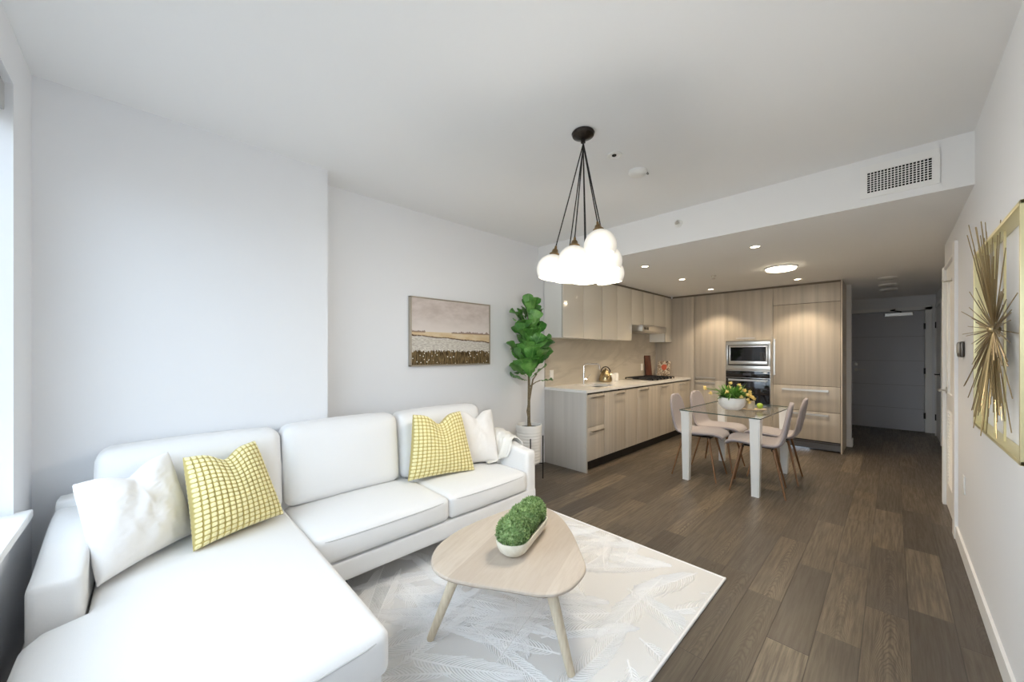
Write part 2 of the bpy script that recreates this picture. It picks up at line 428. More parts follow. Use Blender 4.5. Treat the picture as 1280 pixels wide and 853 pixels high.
# window : sill, frame, pane
w = box(BM(), WX0 - .03, WX1 + .03, -.50, YW + .045, WZ0 - .028, WZ0 + .006, .005)
win = struct('window_1', w, 'trim')
b = BM()
for (a0, a1) in ((WX0, WX0 + .05), (-1.19, -1.13), (WX1 - .05, WX1)): box(b, a0, a1, -.53, -.48, WZ0, WZ1, .004)
box(b, WX0, WX1, -.53, -.48, WZ0, WZ0 + .05, .004); box(b, WX0, WX1, -.53, -.48, WZ1 - .05, WZ1, .004)
struct('window_frame', b, 'trim', win)
struct('pane', box(BM(), WX0 + .05, WX1 - .05, -.507, -.503, WZ0 + .05, WZ1 - .05), 'pane', win)
t = thing('roller_blind', 'grey roller blind rolled up at the top of the window', 'blind', (-1.17, -.42, WZ1))
finish('cassette', box(BM(), WX0 + .02, WX1 - .02, -.475, -.392, 2.29, 2.395, .006), mat('blind_grey', (.42, .43, .43), .6), t)
finish('bottom_rail', box(BM(), WX0 + .03, WX1 - .03, -.445, -.42, 2.262, 2.288, .004), 'white_plastic', t)
b = BM()
for k in range(150):
    tt = bmesh.new(); bmesh.ops.create_icosphere(tt, subdivisions=1, radius=.0028)
    join(b, tt, Matrix.Translation((WX0 + .062, -.405, 2.285 - k * .0085)))
tube(b, [(WX0 + .062, -.405, 2.285), (WX0 + .062, -.405, 1.02)], .0012, 5)
finish('bead_chain', b, 'black', t)

# doors ------------------------------------------------------------
def lever(bm, p, out, along, L=.11):
    p, out, along = Vector(p), Vector(out), Vector(along)
    tube(bm, [p, p + out * .008], .027, 16); tube(bm, [p, p + out * .05], .009, 10)
    tube(bm, [p + out * .05 - along * .008, p + out * .052 + along * L * .5, p + out * .05 + along * L], [.009, .0085, .007], 10)
    return bm
# entry door at the end of the hall
d1 = struct('door_1', box(BM(), -.54, .375, YE - .012, YE + .035, .006, 2.06, .002), 'hall_door')
b = BM(); box(b, -.63, -.545, YE - .02, YE + .04, 0, 2.115, .003); box(b, .382, .462, YE - .02, YE + .04, 0, 2.115, .003); box(b, -.63, .462, YE - .02, YE + .04, 2.065, 2.125, .003)
struct('door_frame', b, 'trim', d1)
b = BM()
for zz in (.38, .78, 1.20, 1.62): box(b, -.54, .375, YE - .0125, YE - .0115, zz, zz + .006)
struct('panel_groove', b, mat('door_groove', (.30, .30, .32), .6), d1)
struct('door_handle', lever(BM(), (-.47, YE - .012, 1.03), (0, -1, 0), (1, 0, 0), .13), 'nickel', d1)
struct('deadbolt', tube(BM(), [(-.47, YE - .012, 1.13), (-.47, YE - .03, 1.13)], .028, 16), 'nickel', d1)
struct('peephole', tube(BM(), [(-.085, YE - .011, 1.55), (-.085, YE - .016, 1.55)], .009, 14), 'nickel', d1)
for zz in (.28, 1.035, 1.79):
    b = BM(); box(b, .366, .39, YE - .024, YE - .010, zz - .05, zz + .05, .002); struct('hinge', b, 'black', d1)
b = BM(); box(b, -.10, .245, YE - .075, YE - .012, 1.975, 2.035, .006)
cl = struct('door_closer', b, 'steel', d1)
b = BM(); tube(b, [(.10, YE - .05, 2.03), (.10, YE - .05, 2.055)], .012, 10); tube(b, [(.10, YE - .05, 2.052), (-.02, YE - .19, 2.07)], .009, 8); tube(b, [(-.02, YE - .19, 2.07), (.03, YE - .03, 2.095)], .009, 8)
struct('closer_arm', b, 'black', d1)
# louvred closet door in the right wall
d2 = BM()
LX = XR + .004
box(d2, LX, LX + .035, 4.31, 4.415, .012, 2.08, .002); box(d2, LX, LX + .035, 4.945, 5.05, .012, 2.08, .002)
for z0, z1 in ((.012, .22), (.86, 1.0), (1.95, 2.08)): box(d2, LX, LX + .035, 4.41, 4.95, z0, z1, .002)
box(d2, LX + .012, LX + .024, 4.41, 4.95, .99, 1.96)
d2 = struct('door_2', d2, 'trim')
b = BM(); k = .235
while k < .85:
    p = [(LX + .001, k), (LX + .006, k - .003), (LX + .032, k + .012), (LX + .028, k + .016)]
    a = [b.verts.new((x_, 4.414, z_)) for x_, z_ in p]; c = [b.verts.new((x_, 4.946, z_)) for x_, z_ in p]
    for i in range(4): b.faces.new([a[i], a[(i + 1) % 4], c[(i + 1) % 4], c[i]])
    b.faces.new(a[::-1]); b.faces.new(c); k += .030
struct('louver', b, 'trim', d2)
b = BM(); box(b, XR - .018, XR + .09, 4.17, 4.295, 0, 2.16, .004); box(b, XR - .018, XR + .09, 5.055, 5.13, 0, 2.105, .004); box(b, XR - .012, XR + .09, 4.295, 5.055, 2.083, 2.105, .004)
struct('door_casing', b, 'trim', d2)
struct('door_handle', lever(BM(), (LX, 4.985, 1.02), (-1, 0, 0), (0, -1, 0), .11), 'nickel', d2)
b = BM(); tube(b, [(LX, 4.56, 1.92), (LX - .05, 4.56, 1.915), (LX - .055, 4.56, 1.93)], .006, 8); struct('coat_hook', b, 'nickel', d2)
struct('closet_shade', box(BM(), LX + .05, LX + .06, 4.30, 5.06, 0, 2.09), 'hole_shade', d2)  # black sheet painting the shade of the closet behind the louvres
# door in the hall's right wall
d3 = struct('door_3', box(BM(), XH - .012, XH + .01, 8.25, 9.08, .01, 2.06, .002), 'trim')
b = BM(); box(b, XH - .02, XH + .01, 8.16, 8.245, 0, 2.12, .003); box(b, XH - .02, XH + .01, 9.085, 9.17, 0, 2.12, .003); box(b, XH - .02, XH + .01, 8.245, 9.085, 2.065, 2.12, .003)
struct('door_casing', b, 'trim', d3)
struct('door_handle', lever(BM(), (XH - .012, 8.33, 1.02), (-1, 0, 0), (0, 1, 0), .11), 'black', d3)
for zz in (.3, 1.79):
    b = BM(); box(b, XH - .026, XH - .008, 9.072, 9.094, zz - .05, zz + .05, .002); struct('hinge', b, 'black', d3)

# ------------------------------------------------------------------ sofa
XB = -2.70
sofa = thing('sectional_sofa', 'large ivory linen corner sofa with chaise along the left wall', 'sofa', (-2.2, 1.0, 0))
FX = -2.0
b = BM(); softbox(b, XB + .02, FX - .004, -.28, 2.235, .15, .262, .012, 6)
finish('seat_base', b, 'sofa', sofa)
b = BM(); softbox(b, -2.1, -1.215, -.285, .575, .15, .272, .012, 6)
finish('chaise_base', b, 'sofa', sofa)
b = BM(); softbox(b, XB, XB + .13, -.29, 2.24, .15, .70, .03, 8)
finish('back_frame', b, 'sofa', sofa)
def arm(y0, y1):
    b = BM(); softbox(b, XB, FX - .012, y0, y1, .152, .60, .028, 16, (0, .004, 0, 0, 0, 0))
    for v in b.verts:
        if v.co.z > .3:
            k = min(1, max(0, (FX - v.co.x) / .55)); tz = (v.co.z - .3) / .3
            v.co.z += tz * (-.036 + .095 * (k * k * (3 - 2 * k)))
    return b
a1 = finish('armrest', arm(-.292, -.158), 'sofa', sofa)
a2 = finish('armrest', arm(2.135, 2.245), 'sofa', sofa)
def seam_tube(pts, r=.0035): return tube(BM(), pts, r, 6)
def seat(y0, y1, x0, x1, z0, z1, name, pf=.018, top=.03, ysurf=.008):
    b = BM(); ch_ = name == 'chaise_cushion'
    softbox(b, x0, x1, y0, y1, z0, z1, .032, 56 if ch_ else 18, (0, pf, ysurf, ysurf, 0, top))
    if ch_:    # the chaise pad narrows behind the front of the armrest
        for v in b.verts:
            k = min(1, max(0, (-1.93 - v.co.x) / .07)); k = k * k * (3 - 2 * k)
            v.co.y = y1 - (y1 - v.co.y) * (1 - k * .137 / (y1 - y0))
    c = finish(name, b, 'sofa', sofa)
    pts = []
    for k in range(25):
        e = -1 + 2 * k / 24; yy = (y0 + y1) / 2 + e * ((y1 - y0) / 2 - .012)
        pts.append((x1 - .002 + pf * max(0, (1 - e * e)) ** .7 * .86 - (.012 * e ** 12), yy, z1 - .022 + .000))
    finish('piping', seam_tube(pts), 'pipe', c)
    return c
seat(.592, 1.40, XB + .1, FX, .264, .412, 'seat_cushion')
seat(1.404, 2.132, XB + .1, FX, .264, .412, 'seat_cushion')
seat(-.285, .586, XB + .1, -1.175, .274, .425, 'chaise_cushion', .02, .025, .006)
# the wide part of the chaise in front of the armrest
def back(y0, y1, dz=0):
    b = BM(); softbox(b, -.095, .095, y0, y1, 0, .475, .055, 18, (.0, .035, .006, .006, 0, .014))
    for v in b.verts:
        n_ = noise.noise(Vector((v.co.y * 5 + y0 * 3, v.co.z * 5, v.co.x * 4))) * .006
        v.co.x += n_
        zz = v.co.z
        xx = v.co.x - (zz / .475) * .055
        v.co.x = -2.585 + xx; v.co.z = .415 + zz + dz
    return finish('back_cushion', b, 'sofa', sofa)
back(-.17, .574); back(.588, 1.322, .005); back(1.336, 2.10)
for lx, ly in ((-2.6, -.2), (-2.6, 2.15), (-2.06, 2.15), (-2.06, .75), (-1.3, -.2), (-1.3, .5)):
    b = BM(); tube(b, [(lx, ly, .0125 if lx > -2.3 else 0), (lx, ly, .15)], [.018, .026], 12); finish('leg', b, mat('dark_leg', (.04, .03, .025), .5) if 'dark_leg' not in m_g else bpy.data.materials['dark_leg'], sofa)

# throw pillows ------------------------------------------------------
def pillow(name, TL, TR, BR, BL, T, dent, cells=None, res=72, seed=0, m='white_linen', wr=.010, pinch=.05):
    TL, TR, BR, BL = map(Vector, (TL, TR, BR, BL))
    nrm = (TR - BL).cross(TL - BR).normalized()
    if nrm.dot(Vector((0, 0, 1.352)) - (TL + BR) / 2) < 0: nrm = -nrm
    bm = BM(); uvl = bm.loops.layers.uv.new('UVMap')
    def P(u, v, side):
        e = math.exp(-(u / .34) ** 2); tv = max(0, (v + 1) / 2)
        uu = u * (1 - pinch * (1 - v * v)); vv = v * (1 - pinch * (1 - u * u))
        vv -= dent * e * tv ** 2.2
        a = (uu + 1) / 2; c = (vv + 1) / 2
        p = (BL * (1 - a) + BR * a) * (1 - c) + (TL * (1 - a) + TR * a) * c
        f = max(0, (1 - u * u)) ** .42 * max(0, (1 - v * v)) ** .42
        f *= 1 - .35 * e * tv ** 3
        h = T * f
        if cells:
            cu = abs(math.sin(PI * (u + 1) / 2 * cells[0])); cv = abs(math.sin(PI * (v + 1) / 2 * cells[1]))
            h += .009 * min(1, 1.5 * cu ** .6 * cv ** .6) * min(1, f * 3 + .25)
        else:
            q = Vector((u * 1.6 + seed, v * 1.6 - seed, side * 3))
            h += wr * f * (noise.noise(q * 1.1) + .35 * noise.noise(q * Vector((3.0, 1.6, 1))) + .16 * (1 - abs(noise.noise(q * Vector((2.6, 5.0, 1)))) * 3))
            if dent: h += .016 * f * math.sin(9 * abs(u) + 7 * v) * e * tv
        return p + nrm * side * h
    N = res
    grid = {}
    for side in (1, -1):
        for i in range(N + 1):
            for j in range(N + 1):
                u = -1 + 2 * i / N; v = -1 + 2 * j / N
                edge = i in (0, N) or j in (0, N)
                if edge and side == -1: grid[(side, i, j)] = grid[(1, i, j)]; continue
                grid[(side, i, j)] = bm.verts.new(P(u, v, side))
        for i in range(N):
            for j in range(N):
                q = [(i, j), (i + 1, j), (i + 1, j + 1), (i, j + 1)]
                f = bm.faces.new([grid[(side, *k)] for k in q])
                for l, k in zip(f.loops, q):
                    l[uvl].uv = (k[0] / N * (cells[0] if cells else 1), k[1] / N * (cells[1] if cells else 1))
    return finish(name, bm, m, None, 60)
o = pillow('throw_pillow', (-2.32, -.215, .815), (-2.47, .075, .868), (-2.43, .17, .452), (-2.13, -.135, .452), .085, .20, seed=3, wr=.014)
tag(o, 'wrinkled white throw pillow leaning on the armrest of the chaise', 'pillow', 'throw pillows on the sofa')
o = pillow('throw_pillow', (-2.40, .125, .842), (-2.44, .422, .868), (-2.37, .545, .452), (-2.205, .15, .452), .095, .22, (15, 19), 120, 1, 'yellow')
tag(o, 'yellow waffle-knit pillow on the chaise beside a wrinkled white pillow', 'pillow', 'throw pillows on the sofa')
o = pillow('throw_pillow', (-2.40, 1.36, .905), (-2.40, 1.775, .885), (-2.265, 1.815, .438), (-2.40, 1.32, .438), .095, .30, (16, 18), 120, 2, 'yellow')
tag(o, 'yellow waffle-knit pillow on the seat by the far end of the sofa', 'pillow', 'throw pillows on the sofa')
o = pillow('throw_pillow', (-2.50, 1.81, .872), (-2.47, 2.165, .85), (-2.30, 2.10, .438), (-2.45, 1.79, .438), .09, .26, seed=8, m='white_linen')
tag(o, 'off-white throw pillow with a pinched top beside the armrest at the far end', 'pillow', 'throw pillows on the sofa')
# throw blanket over the far armrest
b = BM(); prof = [(2.262, .50), (2.264, .56), (2.258, .61), (2.235, .632), (2.19, .640), (2.15, .634), (2.124, .61), (2.118, .55), (2.112, .49), (2.10, .452), (2.04, .447), (1.985, .449)]
NX = 30; rows = []
for i in range(NX + 1):
    s = i / NX; row = []
    for j, (yy, zz) in enumerate(prof):
        xx = -2.44 + s * (.25 + .02 * math.sin(j * 1.3)) - (.02 * j if j > 8 else 0) * (s - .5)
        f = .006 * math.sin(s * 19 + j * .4) + .005 * math.sin(s * 41 + j)
        k = min(1, max(0, (FX - xx) / .55)); lift = -.036 + .095 * (k * k * (3 - 2 * k))
        tz = min(1, max(0, (zz - .45) / .15))
        y2 = yy + (f - .002 if j > 4 else -f * .4) * (-1 if j > 4 else 1) * (.5 + .5 * tz)
        row.append(b.verts.new((xx, y2, zz + (lift - .002) * tz + abs(f) + .004)))
    rows.append(row)
for i in range(NX):
    for j in range(len(prof) - 1): b.faces.new([rows[i][j], rows[i + 1][j], rows[i + 1][j + 1], rows[i][j + 1]])
bmesh.ops.recalc_face_normals(b, faces=b.faces)
bmesh.ops.solidify(b, geom=list(b.faces), thickness=.006)
tag(finish('throw_blanket', b, 'throw', None, 70), 'cream fringed throw folded over the far armrest of the sofa', 'blanket')

# ------------------------------------------------------------------ rug
RX0, RX1, RY0, RY1, RT = -2.42, -.69, -.05, 2.455, .010
rug = thing('area_rug', 'grey-white rug with raised white feather pattern under the coffee table', 'rug', ((RX0 + RX1) / 2, 1.2, 0))
finish('backing', box(BM(), RX0, RX1, RY0, RY1, 0.0005, RT, .004), 'rug', rug)
b = BM()
for p0, p1 in (((RX0, RY1 - .006), (RX1, RY1 - .006)), ((RX1 - .006, RY0), (RX1 - .006, RY1))): tube(b, [(*p0, RT - .001), (*p1, RT - .001)], .0065, 8)
finish('binding', b, 'rug_pile', rug)
rr = random.Random(4); b = BM()
def ridge(pts, w0, h, z0):
    prev = None; n = len(pts)
    for i, p in enumerate(pts):
        d = (pts[min(i + 1, n - 1)] - pts[max(i - 1, 0)])
        if d.length < 1e-6: continue
        d.normalize(); s = Vector((-d.y, d.x)); w = w0 * (1 - .75 * (i / (n - 1)) ** 2)
        cur = [b.verts.new((p.x + s.x * w, p.y + s.y * w, z0)), b.verts.new((p.x, p.y, z0 + h)), b.verts.new((p.x - s.x * w, p.y - s.y * w, z0))]
        if prev:
            b.faces.new([prev[0], prev[1], cur[1], cur[0]]); b.faces.new([prev[1], prev[2], cur[2], cur[1]])
        prev = cur
def inside(p): return RX0 + .015 < p.x < RX1 - .015 and RY0 + .015 < p.y < RY1 - .015
def feather(cx, cy, ang, L, Wd):
    bend = rr.uniform(-.5, .5); n = 26; spine = []
    p = Vector((cx, cy)); a = ang
    for i in range(n + 1):
        spine.append(p.copy()); a = ang + bend * (i / n); p = p + Vector((math.cos(a), math.sin(a))) * L / n
    zz = RT + rr.uniform(0, .0012)
    run = []
    for q in spine + [None]:
        if q is not None and inside(q): run.append(q)
        else:
            if len(run) > 2: ridge(run, .0055, .0042, zz)
            run = []
    nb = int(L / .017)
    for k in range(2, nb):
        f = k / nb; i = min(n - 1, int(f * n)); q = spine[i].lerp(spine[i + 1], f * n - i)
        a0 = ang + bend * f; wl = Wd * (math.sin(PI * min(1, f * .94 + .06)) ** .75) * rr.uniform(.85, 1.05)
        if f > .93: wl *= .6
        for sgn in (1, -1):
            pts = []; pp = q.copy(); aa = a0 + sgn * R(62 - 30 * f)
            for m_ in range(7):
                if not inside(pp): break
                pts.append(pp.copy()); aa -= sgn * R(6.0); pp = pp + Vector((math.cos(aa), math.sin(aa))) * wl / 6
            if len(pts) > 2: ridge(pts, rr.uniform(.0022, .0040), .0030, zz)
cells = [(i, j) for i in range(8) for j in range(12)]
for i, j in cells:
    cx = RX0 + (i + .5 + rr.uniform(-.35, .35)) * (RX1 - RX0) / 8; cy = RY0 + (j + .5 + rr.uniform(-.35, .35)) * (RY1 - RY0) / 12
    feather(cx, cy, rr.uniform(0, 2 * PI), rr.uniform(.40, .75), rr.uniform(.09, .17))
finish('feather_pattern', b, 'rug_pile', rug, 30, False)

# ------------------------------------------------------------------ coffee table
def spline_closed(pts, n=10):
    out = []; N = len(pts)
    for i in range(N):
        p0, p1, p2, p3 = (Vector(pts[(i + k - 1) % N]) for k in range(4))
        for s in range(n):
            t = s / n
            out.append(.5 * ((2 * p1) + (-p0 + p2) * t + (2 * p0 - 5 * p1 + 4 * p2 - p3) * t * t + (-p0 + 3 * p1 - 3 * p2 + p3) * t ** 3))
    return out
ZT = .38
out = [(-1.555, .985), (-1.46, .925), (-1.37, .918), (-1.27, .955), (-1.10, 1.06), (-.975, 1.14), (-.932, 1.225), (-.935, 1.325), (-.97, 1.42), (-1.065, 1.515), (-1.22, 1.65), (-1.375, 1.75), (-1.50, 1.785), (-1.60, 1.755), (-1.655, 1.67), (-1.675, 1.47), (-1.67, 1.255), (-1.625, 1.09)]
ol = spline_closed(out, 5)
ct = thing('coffee_table', 'pale oak coffee table with rounded triangular top on the rug', 'table', (-1.30, 1.35, RT))
b = BM(); cen = Vector((-1.30, 1.36))
rings = []
for inset, zz in ((.045, ZT - .03), (.02, ZT - .026), (.006, ZT - .018), (0, ZT - .010), (.002, ZT - .004), (.007, ZT - .0005), (.012, ZT)):
    ring = []
    for p in ol:
        d = (cen - p).normalized(); q = p + d * inset; ring.append(b.verts.new((q.x, q.y, zz)))
    rings.append(ring)
n = len(ol)
for r0, r1 in zip(rings, rings[1:]):
    for i in range(n): b.faces.new([r0[i], r0[(i + 1) % n], r1[(i + 1) % n], r1[i]])
b.faces.new(rings[0][::-1]); b.faces.new(rings[-1])
finish('tabletop', b, 'oak', ct, 30)
for top, foot in (((-1.375, .995), (-1.508, .945)), ((-1.005, 1.215), (-.933, 1.258)), ((-1.50, 1.62), (-1.60, 1.76))):
    b = BM(); tube(b, [(*foot, RT + .004), (*top, ZT - .028)], [.017, .024], 18); finish('leg', b, 'oak_leg', ct)
# oblong stone planter with three moss balls
pc = Vector((-1.333, 1.388)); pd = Vector((-.355, .93)).normalized(); ps = Vector((pd.y, -pd.x))
def stadium(hl, r, n=16):
    pts = []
    for k in range(n + 1):
        a = -PI / 2 + PI * k / n; pts.append((hl + r * math.cos(a), r * math.sin(a)))
    for k in range(n + 1):
        a = PI / 2 + PI * k / n; pts.append((-hl + r * math.cos(a), r * math.sin(a)))
    return pts
b = BM(); rings = []
for s, zz in ((.42, ZT + .001), (.62, ZT + .004), (.80, ZT + .018), (.93, ZT + .04), (1.0, ZT + .068), (.985, ZT + .072), (.90, ZT + .070), (.86, ZT + .05), (.70, ZT + .035)):
    ring = []
    for lx, ly in stadium(.125, .085):
        lx2 = math.copysign(.125, lx) * (1 if s > .5 else .9) + (lx - math.copysign(.125, lx)) * s if abs(lx) >= .125 else lx
        q = pc + pd * lx2 + ps * (ly * s); ring.append(b.verts.new((q.x, q.y, zz + .0035 * math.sin(q.x * 130 + zz * 300) * (.2 if zz < ZT + .003 else 0))))
    rings.append(ring)
n = len(rings[0])
for r0, r1 in zip(rings, rings[1:]):
    for i in range(n): b.faces.new([r0[i], r0[(i + 1) % n], r1[(i + 1) % n], r1[i]])
b.faces.new(rings[0][::-1]); b.faces.new(rings[-1])
tag(finish('stone_planter', b, 'planter'), 'cream ribbed oblong bowl on the coffee table holding moss balls', 'bowl')
def mossball(c, r, label, seed):
    q = random.Random(seed); b = BM()
    t = bmesh.new(); bmesh.ops.create_icosphere(t, subdivisions=3, radius=r * .86)
    for v in t.verts: v.co *= 1 + .05 * noise.noise(v.co * 60)
    join(b, t, Matrix.Translation(c))
    for k in range(1500):
        zt = q.uniform(-.75, 1); a = q.uniform(0, 2 * PI); s = math.sqrt(1 - zt * zt)
        d = Vector((s * math.cos(a), s * math.sin(a), zt)); up = d.orthogonal().normalized(); up = Matrix.Rotation(q.uniform(0, 6.3), 3, d) @ up; sd = d.cross(up)
        p = Vector(c) + d * r * q.uniform(.82, .9); l = r * q.uniform(.10, .2); w = r * .035
        tip = p + (d + up * q.uniform(-.6, .6) + sd * q.uniform(-.6, .6)).normalized() * l
        v = [b.verts.new(p - up * w), b.verts.new(p + up * w), b.verts.new(tip + up * w * .8), b.verts.new(tip - up * w * .8)]
        b.faces.new(v)
    tag(finish('moss_ball', b, 'moss', None, 0, False), label, 'plant', 'moss balls in the planter')
for k, lab in ((-1, 'green moss ball at the open front end of the planter'), (0, 'green moss ball in the middle of the planter'), (1, 'green moss ball at the end of the planter nearest the kitchen')):
    q = pc + pd * (k * .130); mossball((q.x, q.y, ZT + .104 + .006 * (k == 0)), (.083, .081, .076)[k + 1], lab, k + 9)

# ------------------------------------------------------------------ paintings and wall pieces
m = M['paint'] = mat('meadow_painting', rough=.8, spec=.1); g = m_g['meadow_painting']
uvs = g.xyz(g.uv()); u_, v_ = uvs[0], uvs[1]
n1 = g.noise(g.comb(g.math('MULTIPLY', u_, 4), g.math('MULTIPLY', v_, 6), 0), 1.5, 5, .6)
sky = g.mix(g.maprange(n1, .35, .65), (.50, .43, .39), (.62, .55, .51)); sky = g.mix(g.maprange(v_, .5, .8), (.70, .64, .60), sky)
edge = g.math('ADD', .50, g.math('MULTIPLY', u_, -.0)); vv = g.math('ADD', v_, g.math('MULTIPLY', g.math('SUBTRACT', n1, .5), .05))
tan = g.mix(g.maprange(n1, .4, .6), (.60, .45, .27), (.68, .56, .38))
tl = g.noise(g.comb(g.math('MULTIPLY', u_, 26), g.math('MULTIPLY', v_, 3), 3), 1, 4, .7)
th = g.math('ADD', .50, g.math('MULTIPLY', g.math('SUBTRACT', tl, .35), .12))
tree_on = g.math('MULTIPLY', g.math('MULTIPLY', g.math('GREATER_THAN', v_, .488), g.math('LESS_THAN', v_, th)), g.math('GREATER_THAN', g.math('ABSOLUTE', g.math('SUBTRACT', u_, .31)), .16))
c = g.mix(g.math('GREATER_THAN', v_, .50), tan, sky)
c = g.mix(g.math('MULTIPLY', tree_on, .75), c, (.20, .115, .08))
ln = g.math('ADD', .445, g.math('MULTIPLY', u_, -.085)); dl = g.math('ABSOLUTE', g.math('SUBTRACT', vv, ln))
pale = g.mix(g.maprange(g.noise(g.comb(g.math('MULTIPLY', u_, 30), g.math('MULTIPLY', v_, 60), 1), 1, 3), .35, .65), (.45, .41, .36), (.66, .63, .57))
c = g.mix(g.math('LESS_THAN', vv, ln), c, pale)
c = g.mix(g.math('MULTIPLY', g.maprange(dl, .004, .012, 1, 0), g.maprange(tl, .3, .45)), c, (.10, .055, .03))
gh = g.math('ADD', .13, g.math('MULTIPLY', g.noise(g.comb(g.math('MULTIPLY', u_, 45), g.math('MULTIPLY', v_, 2), 5), 1, 3, .7), .16))
gcol = g.mix(g.maprange(g.noise(g.comb(g.math('MULTIPLY', u_, 70), g.math('MULTIPLY', v_, 9), 8), 1, 3), .35, .65), (.045, .030, .014), (.22, .155, .075))
c = g.mix(g.math('LESS_THAN', v_, gh), c, gcol)
vd = g.voro(g.comb(g.math('MULTIPLY', u_, 34), g.math('MULTIPLY', v_, 23), 0), 1.0)
vc = g.n.new('ShaderNodeTexVoronoi'); vc.inputs['Scale'].default_value = 1.0
g.l.new(g.comb(g.math('MULTIPLY', u_, 34), g.math('MULTIPLY', v_, 23), 0), vc.inputs['Vector'])
dot = g.math('MULTIPLY', g.math('LESS_THAN', vd, .22), g.math('LESS_THAN', v_, .27))
dot = g.math('MULTIPLY', dot, g.math('GREATER_THAN', g.white(vc.outputs['Position']), .35))
base(m, g.mix(dot, c, (.78, .75, .66)))
PX, PY0, PY1, PZ0, PZ1 = -2.955, 1.655, 2.578, 1.225, 1.848
pic = thing('landscape_painting', 'framed meadow landscape painting hung on the left wall', 'painting', (-2.98, 2.116, PZ0))
b = BM(); uvl = b.loops.layers.uv.new('UVMap'); X = PX - .004
vs = [b.verts.new(q) for q in ((X, PY0 + .012, PZ0 + .012), (X, PY1 - .012, PZ0 + .012), (X, PY1 - .012, PZ1 - .012), (X, PY0 + .012, PZ1 - .012))]
f = b.faces.new(vs)
for l, q in zip(f.loops, ((0, 0), (1, 0), (1, 1), (0, 1))): l[uvl].uv = q
vb = [b.verts.new((XL2 + .006, v.co.y, v.co.z)) for v in vs]
for i in range(4): b.faces.new([vs[i], vb[i], vb[(i + 1) % 4], vs[(i + 1) % 4]])
b.faces.new(vb)
finish('canvas', b, 'paint', pic, 0)
b = BM()
for y0, y1, z0, z1 in ((PY0, PY0 + .010, PZ0, PZ1), (PY1 - .010, PY1, PZ0, PZ1), (PY0, PY1, PZ0, PZ0 + .010), (PY0, PY1, PZ1 - .010, PZ1)): box(b, XL2 + .001, PX, y0, y1, z0, z1, .0015)
finish('frame', b, mat('bronze_frame', (.40, .35, .28), .4, .4), pic)
# gold starburst on the right wall
AX0, AX1, AY0, AY1, AZ0, AZ1 = .284, XR - .001, 1.985, 2.97, .99, 1.838
art = thing('starburst_wall_art', 'gold starburst of thin rods in a square frame on the right wall', 'wall art', (.31, 2.48, AZ0))
b = BM()
for y0, y1, z0, z1 in ((AY0, AY0 + .014, AZ0, AZ1), (AY1 - .014, AY1, AZ0, AZ1), (AY0, AY1, AZ0, AZ0 + .014), (AY0, AY1, AZ1 - .014, AZ1)): box(b, AX0, AX1, y0, y1, z0, z1, .0015)
finish('frame', b, 'gold', art)
for yy in (2.40, 2.60):
    finish('support_bar', box(BM(), .305, .311, yy - .004, yy + .004, AZ0 + .012, AZ1 - .012), 'gold', art)
b = BM(); q = random.Random(11); sc_ = Vector((.292, 2.49, 1.446))
for k in range(170):
    a = q.uniform(0, 2 * PI); el = q.uniform(-.02, .13)
    d = Vector((-math.sin(el), math.cos(el) * math.cos(a), math.cos(el) * math.sin(a))).normalized()
    L = q.uniform(.26, .49) if abs(math.sin(a)) > .6 else q.uniform(.22, .42)
    tube(b, [sc_ + d * .01, sc_ + d * L], [.0020, .0016], 5)
finish('starburst', b, 'gold_rod', art)
b = BM(); t = bmesh.new(); bmesh.ops.create_icosphere(t, subdivisions=2, radius=.02); join(b, t, Matrix.Translation(sc_)); tube(b, [sc_, (.310, 2.49, 1.446)], .007, 8); finish('hub', b, 'gold_rod', art)
# thermostat and outlets
t = thing('thermostat', 'small dark-framed thermostat beside the closet door', 'thermostat', (XR - .01, 3.89, 1.37))
finish('housing', box(BM(), XR - .022, XR - .001, 3.79, 3.965, 1.318, 1.422, .012, 3), mat('thermostat_rim', (.10, .09, .08), .3, .6), t)
finish('faceplate', box(BM(), XR - .026, XR - .020, 3.815, 3.94, 1.345, 1.41, .003), mat('thermostat_face', (.50, .48, .44), .3), t)
def outlet(x, y, z, sx, label, n=1):
    t = thing('power_outlet', label, 'outlet', (x, y, z))
    finish('cover_plate', box(BM(), min(x, x + sx * .007), max(x, x + sx * .007), y - .036, y + .036, z - .058, z + .058, .003), 'white_plastic', t)
    for dz in (-.02, .02): finish('socket', box(BM(), min(x + sx * .005, x + sx * .009), max(x + sx * .005, x + sx * .009), y - .016, y + .016, z + dz - .013, z + dz + .013, .002), 'ceramic', t)
outlet(XR - .0005, 3.81, .487, -1, 'white outlet low on the right wall below the thermostat')

# ------------------------------------------------------------------ kitchen : base run
CX = -2.387; KX = XL2
def front_panel(name, y0, y1, z0, z1, parent, m='lam', x=CX, th=.019):
    return finish(name, box(BM(), x - th, x, y0 + .0025, y1 - .0025, z0, z1, .0012), m, parent)
ep = finish('end_panel', box(BM(), KX + .001, CX, 3.500, 3.522, 0.0, .893, .001), laminate('window_lit_wood_panel', 1.05, .03, .55))  # laminate made cooler and greyer, window light painted into its colour
tag(ep, 'tall wood end panel, cool window light painted in, closing the near end of the counter run', 'panel')
units = [(3.524, 3.868, 'drawers', 'two-drawer base cabinet at the near end of the counter run'), (3.87, 4.37, 'door', 'base cabinet under the kitchen sink'),
         (4.372, 4.69, 'plain', 'narrow handleless base cabinet right of the sink cabinet'), (4.692, 5.0, 'door', 'narrow base cabinet with one handle, between two handleless fronts'),
         (5.002, 5.38, 'plain', 'handleless base cabinet under the near edge of the cooktop'), (5.382, 5.86, 'door', 'base cabinet under the middle of the cooktop'),
         (5.862, 6.54, 'door', 'last base cabinet of the counter run, against the tall cabinets')]
